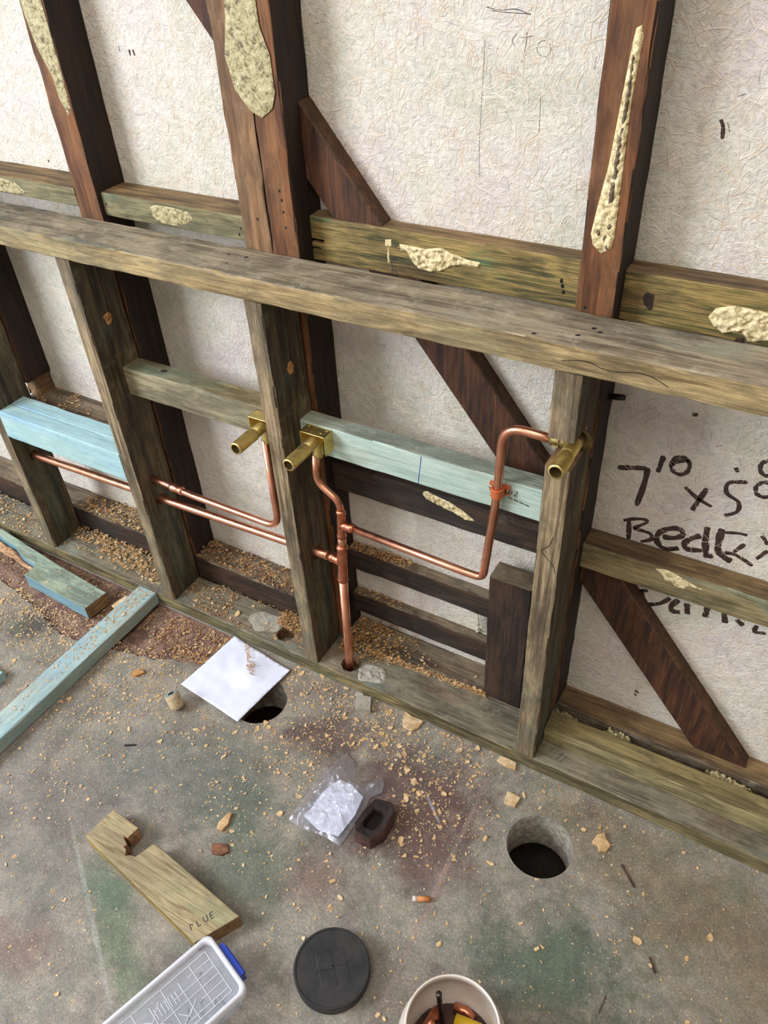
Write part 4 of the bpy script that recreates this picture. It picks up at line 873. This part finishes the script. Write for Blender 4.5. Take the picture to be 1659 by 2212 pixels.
# plastic case
ca = empty('plastic_case', (-.12, -.66, 0)); tag(ca, 'clear plastic organiser case with a blue latch at the bottom edge of the picture', 'plastic case')
Pc = Vector((-.133, -.550)); du = Vector((-.307, -.952)).normalized(); dv = Vector((-du.y, du.x)); wid = .112; ln_ = .30
if dv.x < 0: dv = -dv
def rr_(inset, z, rad=.012, n=6, l=ln_):
    out = []
    for (cu, cv, a0) in ((inset + rad, wid - inset - rad, 0), (l - inset - rad, wid - inset - rad, 90), (l - inset - rad, inset + rad, 180), (inset + rad, inset + rad, 270)):
        for k in range(n + 1):
            a = math.radians(a0 + 90 * k / n); uu = cu + rad * -math.cos(a); vv = cv + rad * math.sin(a)
            if a0 == 90: uu = cu + rad * math.cos(math.radians(90 - 90 * k / n)); vv = cv + rad * math.sin(math.radians(90 - 90 * k / n))
            if a0 == 180: uu = cu + rad * math.cos(math.radians(-90 * k / n)); vv = cv + rad * math.sin(math.radians(-90 * k / n))
            if a0 == 270: uu = cu + rad * -math.cos(math.radians(90 - 90 * k / n)); vv = cv - rad * math.sin(math.radians(90 - 90 * k / n))
            if a0 == 0: uu = cu - rad * math.cos(math.radians(90 * k / n)); vv = cv + rad * math.sin(math.radians(90 * k / n))
            p = Pc + du * uu + dv * vv; out.append((p.x, p.y, z))
    return out
def loft(rings, capb=False, capt=False):
    n = len(rings[0]); V = sum(rings, []); F = []
    for i in range(len(rings) - 1):
        for k in range(n): F.append((i * n + k, i * n + (k + 1) % n, (i + 1) * n + (k + 1) % n, (i + 1) * n + k))
    if capb: F.append(tuple(range(n))[::-1])
    if capt: F.append(tuple(range((len(rings) - 1) * n, len(rings) * n)))
    return V, F
part('case_base', loft([rr_(.010, .002), rr_(.007, .022), rr_(.007, .036), rr_(.004, .0365), rr_(.004, .0385)], True), 'case_lid', ca, True)
part('case_rim', loft([rr_(.0, .044), rr_(0, .057), rr_(.0015, .0595), rr_(.006, .0595), rr_(.0075, .056), rr_(.0080, .0515)]), 'case_rim', ca, True)
part('case_lid', loft([rr_(.008, .0515), rr_(.008, .0518)], False, True), 'case_lid', ca, False)
def rib(u0, v0, u1, v1, w=.0011, z=.0520, h_=.001):
    a = Pc + du * u0 + dv * v0; b = Pc + du * u1 + dv * v1; return ribbon([a, b], w, 'z', h_, z, 1, False)
R_ = [rib(.020, .018, .020, .094), rib(.020, .018, .27, .018), rib(.020, .094, .27, .094)]
for k in range(5): R_.append(rib(.020 + .0, .032 + .0135 * k, .06 + .03 * (k % 3), .032 + .0135 * k))
for k, u0 in enumerate((.05, .075, .1, .125, .15, .175)): R_.append(rib(u0, .018 + .01 * (k % 2), u0, .094))
for k in range(7): R_.append(rib(.085 + .006 * k, .035, .085 + .006 * k, .052))
R_ += [rib(.066, .066, .085, .080), rib(.085, .080, .096, .066), rib(.075, .072, .103, .088), rib(.11, .03, .13, .05), rib(.13, .05, .15, .035)]
part('moulded_grid', join(R_), 'case_rim', ca, False, 'raised white moulded lines')
L0 = Pc + du * -.004 + dv * .056
def cbox(u0, u1, v0, v1, z0, z1):
    c_ = [Pc + du * a + dv * b for a, b in ((u0, v0), (u1, v0), (u1, v1), (u0, v1))]
    V = [(p.x, p.y, z0) for p in c_] + [(p.x, p.y, z1) for p in c_]
    return V, [(0, 3, 2, 1), (4, 5, 6, 7)] + [(i, (i + 1) % 4, 4 + (i + 1) % 4, 4 + i) for i in range(4)]
part('latch', join([cbox(-.0085, .0, .026, .086, .030, .053), cbox(-.011, -.0085, .030, .082, .036, .047)]), 'bluep', ca, False, 'blue latch')
# screws and bits inside the case
r_ = random.Random(3)
SC = []
for k in range(14):
    uu = r_.uniform(.03, .26); vv = r_.uniform(.025, .09); a = r_.uniform(0, 6.28); L__ = r_.uniform(.012, .026)
    p = Pc + du * uu + dv * vv; z = r_.uniform(.008, .02)
    o = mesh('screw', *profile((-L__ / 2, 0, 0), (L__ / 2, 0, 0), [(0, .0038), (.002, .0034), (.0025, .0018), (L__ - .003, .0018), (L__, .0003)], 10), ['screw'], smooth=True, loc=(p.x, p.y, z), rot=(0, 0, a))
    SC.append((uu, o))
ORD = ['', 'second ', 'third ', 'fourth ', 'fifth ', 'sixth ', 'seventh ', 'eighth ', 'ninth ', 'tenth ', 'eleventh ', 'twelfth ', 'thirteenth ', 'fourteenth ', 'fifteenth ', 'sixteenth ', 'seventeenth ', 'eighteenth ', 'nineteenth ', 'twentieth ']
for k, (uu, o) in enumerate(sorted(SC, key=lambda q: q[0])):
    tag(o, 'steel screw inside the plastic case, ' + ORD[k] + 'nearest the blue latch', 'screw', 'screws inside the plastic case')

# stamped letters on the olive noggin, reading downwards
def lab(ch, x0, z0, s_):
    G_ = {'T': [[(0, 1), (.6, 1)], [(.3, 1), (.3, 0)]], 'L': [[(0, 1), (0, 0), (.55, 0)]], 'U': [[(0, 1), (0, .2), (.3, 0), (.6, .2), (.6, 1)]], 'E': [[(.55, 1), (0, 1), (0, 0), (.55, 0)], [(0, .5), (.45, .5)]], 'B': [[(0, 0), (0, 1), (.5, .85), (.1, .5), (.55, .3), (0, 0)]]}
    o_ = []
    for st_ in G_[ch]:
        for p, q in zip(st_, st_[1:]):
            o_.append(ribbon([(x0 + p[1] * s_, z0 - p[0] * s_), (x0 + q[1] * s_, z0 - q[0] * s_)], .0010, 'y', .0002, .1308, 1, False))
    return o_
part('stamped_letters', join(sum([lab(c_, -.1425, z_, .008) for c_, z_ in (('T', .928), ('B', .9085), ('L', .902), ('U', .8955), ('E', .889))], [])), 'pencil', n2, False)
part('crack', ribbon([(.186, .594), (.181, .575), (.171, .561), (.180, .550), (.190, .540), (.196, .524)], .0009, 'y', .0002, -.0004, 3), 'black', st3, False)
part('crack', ribbon([(.17, .878), (.20, .884), (.23, .878), (.27, .884), (.30, .874)], .0008, 'y', .0002, -.0006, 3), 'black', rail, False)
# slivers on the open floor
for (p, q, w_, m_, l_) in [((.404, -.100), (.435, -.129), .004, 'dkb', 'dark red-brown sliver on the floor right of the uncovered hole'), ((.487, -.225), (.501, -.244), .004, 'dkb', 'short dark sliver on the floor at lower right'), ((-.545, -.338), (-.525, -.326), .004, 'steel', 'grey sliver on the floor between white paper and notched offcut'), ((.442, -.341), (.444, -.312), .0015, 'dkb', 'hair-thin dark sliver near the bottom right corner')]:
    V, F = join([ribbon([p, q], w_, 'z', .0022, 0, 3)])
    c_ = ((p[0] + q[0]) / 2, (p[1] + q[1]) / 2)
    o = mesh('sliver', [(a - c_[0], b_ - c_[1], z_) for a, b_, z_ in V], F, [m_], loc=(c_[0], c_[1], .0002)); tag(o, l_, 'sliver')
# cigarette filter
cf = empty('cigarette_butt', (.131, -.318, .004)); tag(cf, 'orange-brown cigarette filter lying on the floor left of the round hole', 'cigarette butt')
part('filter_wrap', profile((.1215, -.3235, .0049), (.1475, -.3105, .0049), [(0, .0047), (.0215, .0047)], 18), 'orange', cf)
part('filter_end', profile((.1145, -.327, .0049), (.1475, -.3105, .0049), [(0, .0042), (.0012, .0048), (.0079, .0048)], 18), 'whiteend', cf)

# named chips
def chip(name, pts, z0, z1, mat, label, cat='wood chip', tilt=0):
    o = strip(pts, z0, z1, name, [mat])
    if tilt: o.rotation_euler = (tilt, tilt * .4, 0)
    bevel(o, .0008, 1); tag(o, label, cat); return o
chip('wood_chip', [(-.080, .000), (-.066, -.002), (-.063, -.004), (-.035, -.003), (-.037, -.022), (-.044, -.034), (-.056, -.037), (-.068, -.033), (-.073, -.022)], .001, .005, 'chip2', 'rounded pale wood chip against the front edge of the floor plate')
chip('mortar_chunk', [(-.192, -.008), (-.176, -.007), (-.172, -.011), (-.157, -.006), (-.141, -.036), (-.173, -.044)], 0, .013, 'mortar', 'dusty square chunk beside the floor plate, below the copper riser', 'chunk')
chip('wood_chip', [(.134, -.004), (.150, -.002), (.168, -.004), (.172, -.018), (.150, -.020), (.132, -.016)], 0, .006, 'chip2', 'curved pale wood chip on the floor at the foot of the notched stud')
chip('wood_chip', [(.176, -.067), (.196, -.066), (.203, -.069), (.201, -.090), (.180, -.092)], 0, .006, 'chip2', 'ridged square wood chip just beyond the uncovered round hole')
chip('wood_chip', [(.350, -.069), (.360, -.060), (.366, -.070), (.377, -.078), (.374, -.092), (.362, -.098), (.358, -.090), (.346, -.086)], 0, .006, 'chip', 'jagged wood chip right of the uncovered round hole')
chip('wood_splinter', [(-.262, -.356), (-.256, -.350), (-.248, -.372), (-.250, -.388), (-.262, -.388), (-.266, -.378)], 0, .007, 'chip', 'long tan splinter between the notched offcut and the plastic bag', 'splinter')
chip('wood_chip', [(-.252, -.415), (-.228, -.402), (-.214, -.412), (-.222, -.424), (-.240, -.430)], 0, .005, 'chip4', 'red-brown curled chip above the notched offcut')
chip('wood_shaving', [(-.842, -.050), (-.832, -.028), (-.820, -.030), (-.816, -.052), (-.828, -.066), (-.846, -.066)], -.004, .018, 'chip2', 'curled pale shaving between the blue offcut and the long blue timber', 'shaving', .3)
chip('wood_chip', [(-.660, -.186), (-.650, -.176), (-.636, -.180), (-.646, -.196), (-.660, -.200)], 0, .007, 'chip3', 'orange wood chip right of the long blue timber')

# ------------------------------------------------------------------ shavings
def flake(seed, curl=.3, thick=.0007):
    r = random.Random(seed); n = 9; pts = []
    el = r.uniform(.45, .95)
    for k in range(n):
        a = 2 * math.pi * k / n; rr = r.uniform(.65, 1.1); pts.append((math.cos(a) * rr * .5, math.sin(a) * rr * .5 * el))
    c_ = r.uniform(.2, .9) * curl
    V = [(a, b, c_ * a * a * 1.6 + .05) for a, b in pts] + [(a * .96, b * .96, c_ * a * a * 1.6 - .05) for a, b in pts] + [(0, 0, .07)]
    F = [(k, (k + 1) % n, 2 * n) for k in range(n)] + [tuple(range(n, 2 * n))[::-1]] + [(k, n + k, n + (k + 1) % n, (k + 1) % n) for k in range(n)]
    return V, F
def zone_pts(n, poly_fn):
    out = []
    while len(out) < n:
        p = poly_fn()
        if p: out.append(p)
    return out
blockers = [(-.812, -.756, -1.0, .0), (-1.12, -.868, -.115, -.03), (-.54, -.35, -.19, -.0), (-.165, -.02, -.32, -.13), (-.45, -.11, -.575, -.455), (-.01, .125, -.555, -.42), (.18, .36, -.6, -.41), (-.25, .0, -.9, -.53)]
def free_floor(x, y):
    if math.hypot(x - H1[0], y - H1[1]) < .06 or math.hypot(x - H2[0], y - H2[1]) < .06: return False
    return not any(a < x < b and c_ < y < d for a, b, c_, d in blockers)
def fz(x, y):
    return -.011 if (x < -.5 and y > -.13 and y < 0) else 0.0
g = random.Random(21)
def floor_pt(dens):
    def f():
        x = g.uniform(-1.5, .62); y = g.uniform(-.85, -.002)
        if g.random() > dens(x, y) or not free_floor(x, y): return None
        return (x, y, fz(x, y))
    return f
def dens_floor(x, y):
    n = .35 + 1.3 * max(0, mn.noise((x * 7, y * 7, 3))) + .9 * max(0, mn.noise((x * 22, y * 22, 5)))
    k = math.exp(-max(0, -y - .10) / .11) if x > -.55 else math.exp(-max(0, -y - .22) / .12)
    k *= 1 if x < -.02 else math.exp(-(x + .02) / .13)
    return min(1, k * n + .02)
MK = ['chip', 'chip2', 'chip3', 'chip4']
# countable larger flakes
protos = []
for i in range(8):
    V, F = flake(i)
    me = bpy.data.meshes.new('wood_flake'); me.from_pydata([(a * .014, b * .014, c_ * .014) for a, b, c_ in V], [], F); me.materials.append(MT[MK[(i * 3) % 3 if i % 4 else 1]]); me.update(); protos.append(me)
ANCH = {'f': [((-.45, -.10), 'white paper sheet'), ((-.51, -.218), 'pale wooden core'), ((-.10, -.23), 'clear plastic bag'), ((-.008, -.25), 'dark wood block'), ((H1[0], H1[1]), 'uncovered round hole'), ((.131, -.318), 'cigarette butt'), ((.057, -.488), 'round black cap'), ((.273, -.5), 'white tub'), ((-.38, -.49), 'notch of tan offcut'), ((-.13, -.53), 'printed tan offcut end'), ((-.257, -.37), 'long tan splinter'), ((-.235, -.415), 'red-brown curled chip'), ((-.058, -.018), 'rounded pale chip'), ((-.168, -.025), 'dusty square chunk'), ((.15, -.012), 'foot of the notched stud'), ((-.65, -.188), 'orange wood chip'), ((-.79, -.35), 'long blue timber'), ((-.93, -.35), 'small teal offcut'), ((-1.0, -.08), 'broken blue offcut'), ((.362, -.08), 'jagged wood chip')]}
SIDE = {0: 'right of', 1: 'behind', 2: 'left of', 3: 'before'}
FL = {}
FLP = []
CN = ['tan', 'pale', 'orange-tan', 'pale']
def flakes(n, fn, where, group, anchors=None, s0=.6, s1=1.25):
    A_ = anchors or ANCH['f']
    for k, (x, y, z) in enumerate(zone_pts(n, fn)):
        s_ = g.uniform(s0, s1) * g.choice((.6, .9, 1)); mi = g.randrange(8)
        o = bpy.data.objects.new('wood_flake', protos[mi]); COL.objects.link(o)
        o.location = (x, y, z + .0008 * s_); o.scale = (s_, s_, s_); o.rotation_euler = (g.uniform(-.25, .25), g.uniform(-.25, .25), g.uniform(0, 6.28))
        o['category'] = 'wood flake'; o['group'] = group
        d, (ax, ay), an = min(((math.hypot(x - p[0], y - p[1]), p, t_) for p, t_ in A_), key=lambda q: q[0])
        sd = int(((math.degrees(math.atan2(y - ay, x - ax)) + 45) % 360) // 90)
        FL.setdefault((where, an, sd, protos[mi].materials[0].name), []).append((d, o))
flakes(170, floor_pt(lambda x, y: dens_floor(x, y) * (x > -.56)), 'floor', 'wood flakes on the open floor')
flakes(36, floor_pt(lambda x, y: (x < -.56) * dens_floor(x, y)), 'floor', 'wood flakes around the blue timbers')
flakes(18, floor_pt(lambda x, y: .5 * (x > -.1) * (y < -.25)), 'floor', 'wood flakes near the cap and tub', None, .5, .8)
flakes(34, lambda: (g.uniform(-1.09, -.75), g.uniform(.012, .088), .0365), 'floor plate', 'wood flakes in the blue noggin bay', [((-1.10, .045), 'leftmost front stud'), ((-.732, .045), 'stud left of sage noggin')])
flakes(16, lambda: (g.uniform(-.68, -.34), g.uniform(.012, .088), .0365), 'floor plate', 'wood flakes in the sage noggin bay', [((-.461, .047), 'small drilled hole'), ((-.699, .045), 'stud left of the sage noggin')])
flakes(22, lambda: (g.uniform(-.27, .04), g.uniform(.094, .134), .0365), 'dusty ledge', 'wood flakes on the dusty ledge', [((-.231, .1), 'copper riser'), ((.07, .1), 'dark upright block')], .5, .9)
# the rest, uncountable
COLN = {'fresh_wood_chip': 'tan', 'pale_wood_chip': 'pale', 'orange_wood_chip': 'orange', 'brown_wood_chip': 'brown'}
for (where, an, sd, mn_), L_ in FL.items():
    for k, (d, o) in enumerate(sorted(L_, key=lambda q: q[0])):
        o['label'] = COLN[mn_] + ' wood flake on ' + where + ', ' + (ORD[k] if k < 20 else 'far ') + 'nearest ' + SIDE[sd] + ' ' + an.replace('uncovered ', '')
def shav(name, P, smin, smax, mats, label, cat='wood shavings', pile=0.0, seed=1):
    g2 = np.random.default_rng(seed); n = len(P); P = np.array(P)
    th = np.linspace(0, 2 * np.pi, 6)[:-1]
    rad = g2.uniform(.55, 1.1, (n, 5)); el = g2.uniform(.25, .9, (n, 1)); s_ = g2.uniform(smin, smax, (n, 1)) * g2.choice([.6, .8, 1.2], (n, 1))
    u_ = np.cos(th) * rad * s_ * .5; v__ = np.sin(th) * rad * el * s_ * .5; w_ = u_ ** 2 / s_ * g2.uniform(-.6, 1.5, (n, 1)) * 1.5
    L3 = np.stack([u_, v__, w_], -1)
    rz = g2.uniform(0, 2 * np.pi, n); tilt = g2.normal(0, .25 + pile * 18, n).clip(-1.1, 1.1)
    ct, st_ = np.cos(tilt), np.sin(tilt); x = L3[..., 0]; y = L3[..., 1] * ct[:, None] - L3[..., 2] * st_[:, None]; z = L3[..., 1] * st_[:, None] + L3[..., 2] * ct[:, None]
    cz, sz = np.cos(rz), np.sin(rz); X = x * cz[:, None] - y * sz[:, None]; Y = x * sz[:, None] + y * cz[:, None]
    zz = P[:, 2] + np.abs(np.min(z, 1)) * .6 + .0003 + g2.uniform(0, 1, n) ** 2 * pile
    V = np.stack([X + P[:, :1], Y + P[:, 1:2], z + zz[:, None]], -1)
    base = P.mean(0); base[2] = P[:, 2].min(); V = V - base
    me = bpy.data.meshes.new(name); V = V.reshape(-1, 3); me.vertices.add(len(V)); me.vertices.foreach_set('co', V.ravel())
    idx = np.arange(n * 5, dtype=np.int32); me.loops.add(len(idx)); me.loops.foreach_set('vertex_index', idx)
    me.polygons.add(n); me.polygons.foreach_set('loop_start', np.arange(0, n * 5, 5, dtype=np.int32)); me.update()
    for m_ in mats: me.materials.append(MT[m_])
    me.polygons.foreach_set('material_index', g2.integers(0, len(mats), n).astype(np.int32))
    o = bpy.data.objects.new(name, me); COL.objects.link(o); o.location = tuple(base); tag(o, label, cat, kind='stuff'); return o
def U(n, x0, x1, y0, y1, z, fn=None):
    out = []
    while len(out) < n:
        x = g.uniform(x0, x1); y = g.uniform(y0, y1)
        if fn and g.random() > fn(x, y): continue
        out.append((x, y, z))
    return out
shav('wood_shavings', zone_pts(12000, floor_pt(lambda x, y: dens_floor(x, y) * .9)), .003, .0085, ['chip', 'chip2', 'chip'], 'scattered fine tan shavings over the concrete floor', seed=1)
shav('wood_dust', zone_pts(16000, floor_pt(lambda x, y: .06 + dens_floor(x, y))), .0012, .0038, ['chip2', 'chip2', 'mortar'], 'fine pale sawdust specks over the floor', seed=2)
shav('wood_shavings', U(1500, -.70, -.50, -.13, -.004, -.010, lambda x, y: .4 + .6 * (mn.noise((x * 30, y * 30, 1)) > 0)), .003, .008, ['chip4', 'chip', 'chip3'], 'reddish shavings on the sunken concrete right of the long blue timber', pile=.004, seed=14)
shav('wood_shavings', U(1500, -1.35, -.82, -.17, -.004, -.010, lambda x, y: .4 + .6 * (mn.noise((x * 30, y * 30, 1)) > 0)), .003, .008, ['chip', 'chip2', 'chip3'], 'shavings on the sunken concrete left of the long blue timber', pile=.003, seed=15)
shav('wood_shavings', U(1800, -1.10, -.735, .012, .092, .036, lambda x, y: 1 if y > .02 + .035 * max(0, 1 - (x + 1.1) * 4) and mn.noise((x * 9, y * 9, 1)) + y * 6 > .0 else .15), .004, .011, ['chip', 'chip3', 'chip2'], 'heap of shavings in the bay under the blue noggin', pile=.014, seed=3)
shav('wood_shavings', U(1200, -.697, -.33, .006, .092, .036, lambda x, y: .75 if mn.noise((x * 14, y * 14, 6)) > -.1 and not (x > -.50 and x < -.425 and y < .08) and math.hypot(x + .403, y - .037) > .022 else .04 * (math.hypot(x + .403, y - .037) > .022)), .0025, .007, ['chip3', 'chip4', 'chip'], 'reddish shavings on the floor plate under the sage noggin', pile=.004, seed=4)
shav('wood_shavings', U(900, -.44, -.36, .048, .092, .036), .003, .007, ['chip3', 'chip3', 'chip'], 'orange shavings beside the drilled hole left of the riser stud', pile=.012, seed=16)
shav('wood_shavings', U(1300, -1.1, -.755, .096, .160, .100), .004, .010, ['chip', 'chip3', 'chip2'], 'shavings on the old sole plate behind the blue noggin bay', pile=.010, seed=5)
shav('wood_shavings', U(1500, -.695, -.39, .096, .160, .100), .003, .009, ['chip3', 'chip', 'chip4'], 'orange shavings on the old sole plate behind the sage noggin bay', pile=.010, seed=6)
shav('wood_shavings', U(250, -1.7, -1.14, .02, .16, .036) + U(900, -1.7, -1.14, -.0, .09, .036), .004, .010, ['chip', 'chip2', 'chip3'], 'shavings on the plate left of the leftmost stud', pile=.008, seed=17)
shav('wood_shavings', U(420, -1.10, -.75, .085, .16, .4235, lambda x, y: 1 if mn.noise((x * 16, y * 20, 2)) > .12 else .03), .003, .008, ['chip3', 'chip', 'chip'], 'shavings on the dusty board behind the blue noggins', pile=.006, seed=7)
shav('wood_shavings', U(1500, -.275, -.12, .050, .160, .036, lambda x, y: math.exp(-max(0, x + .24) / .06) * (y > .05 + .2 * max(0, x + .22)) * (math.hypot(x + .229, y - .033) > .026)), .003, .008, ['chip3', 'chip3', 'chip'], 'orange shavings piled behind the foot of the riser', pile=.012, seed=8)
shav('wood_shavings', U(750, -.22, .06, .074, .096, .036, lambda x, y: 1 if abs(y - (.078 + .05 * (x + .22))) < .006 else .02), .004, .010, ['chip3', 'chip', 'chip'], 'line of orange shavings along the back edge of the floor plate', pile=.006, seed=9)
shav('wood_shavings', U(600, -.278, -.13, .139, .162, .264, lambda x, y: 1 if x < -.17 else math.exp(-(x + .17) / .03)), .003, .008, ['chip3', 'chip', 'chip3'], 'shavings on the left end of the upper dark batten', pile=.008, seed=10)
shav('wood_shavings', U(200, -.275, -.16, .142, .162, .133), .003, .007, ['chip3', 'chip'], 'shavings on the left end of the lower dark batten', pile=.004, seed=11)
shav('wood_shavings', U(420, -.811, -.758, -.55, -.006, .0355, lambda x, y: math.exp(y / .16) * (1 if abs(x + .787) < .016 else .15)), .003, .008, ['chip2', 'chip', 'chip2'], 'shavings on top of the long blue timber', seed=12)
shav('wood_shavings', U(90, -1.09, -.88, -.10, -.05, .034), .003, .007, ['chip', 'chip2'], 'shavings on top of the broken blue offcut', seed=13)
shav('wood_shavings', [(a + .0, b, .013 + .004 * math.exp(-((a + .42) / .02) ** 2)) for a, b, c_ in U(170, -.48, -.40, -.08, -.012, 0, lambda x, y: 1 if abs((y + .045) + (x + .45) * 1.0) < .006 or (math.hypot(x + .432, y + .062) < .012) else .0)], .002, .006, ['chip3', 'chip'], 'orange shavings lying on the white paper', seed=18)
shav('wood_dust', U(1100, .20, .42, -.11, -.004, .0, lambda x, y: math.exp(-((x - .27) / .08) ** 2 - ((y + .03) / .03) ** 2) * (math.hypot(x - H1[0], y - H1[1]) > .06)), .001, .003, ['chip2', 'chip'], 'fine yellow sawdust beside the floor plate at lower right', seed=19)
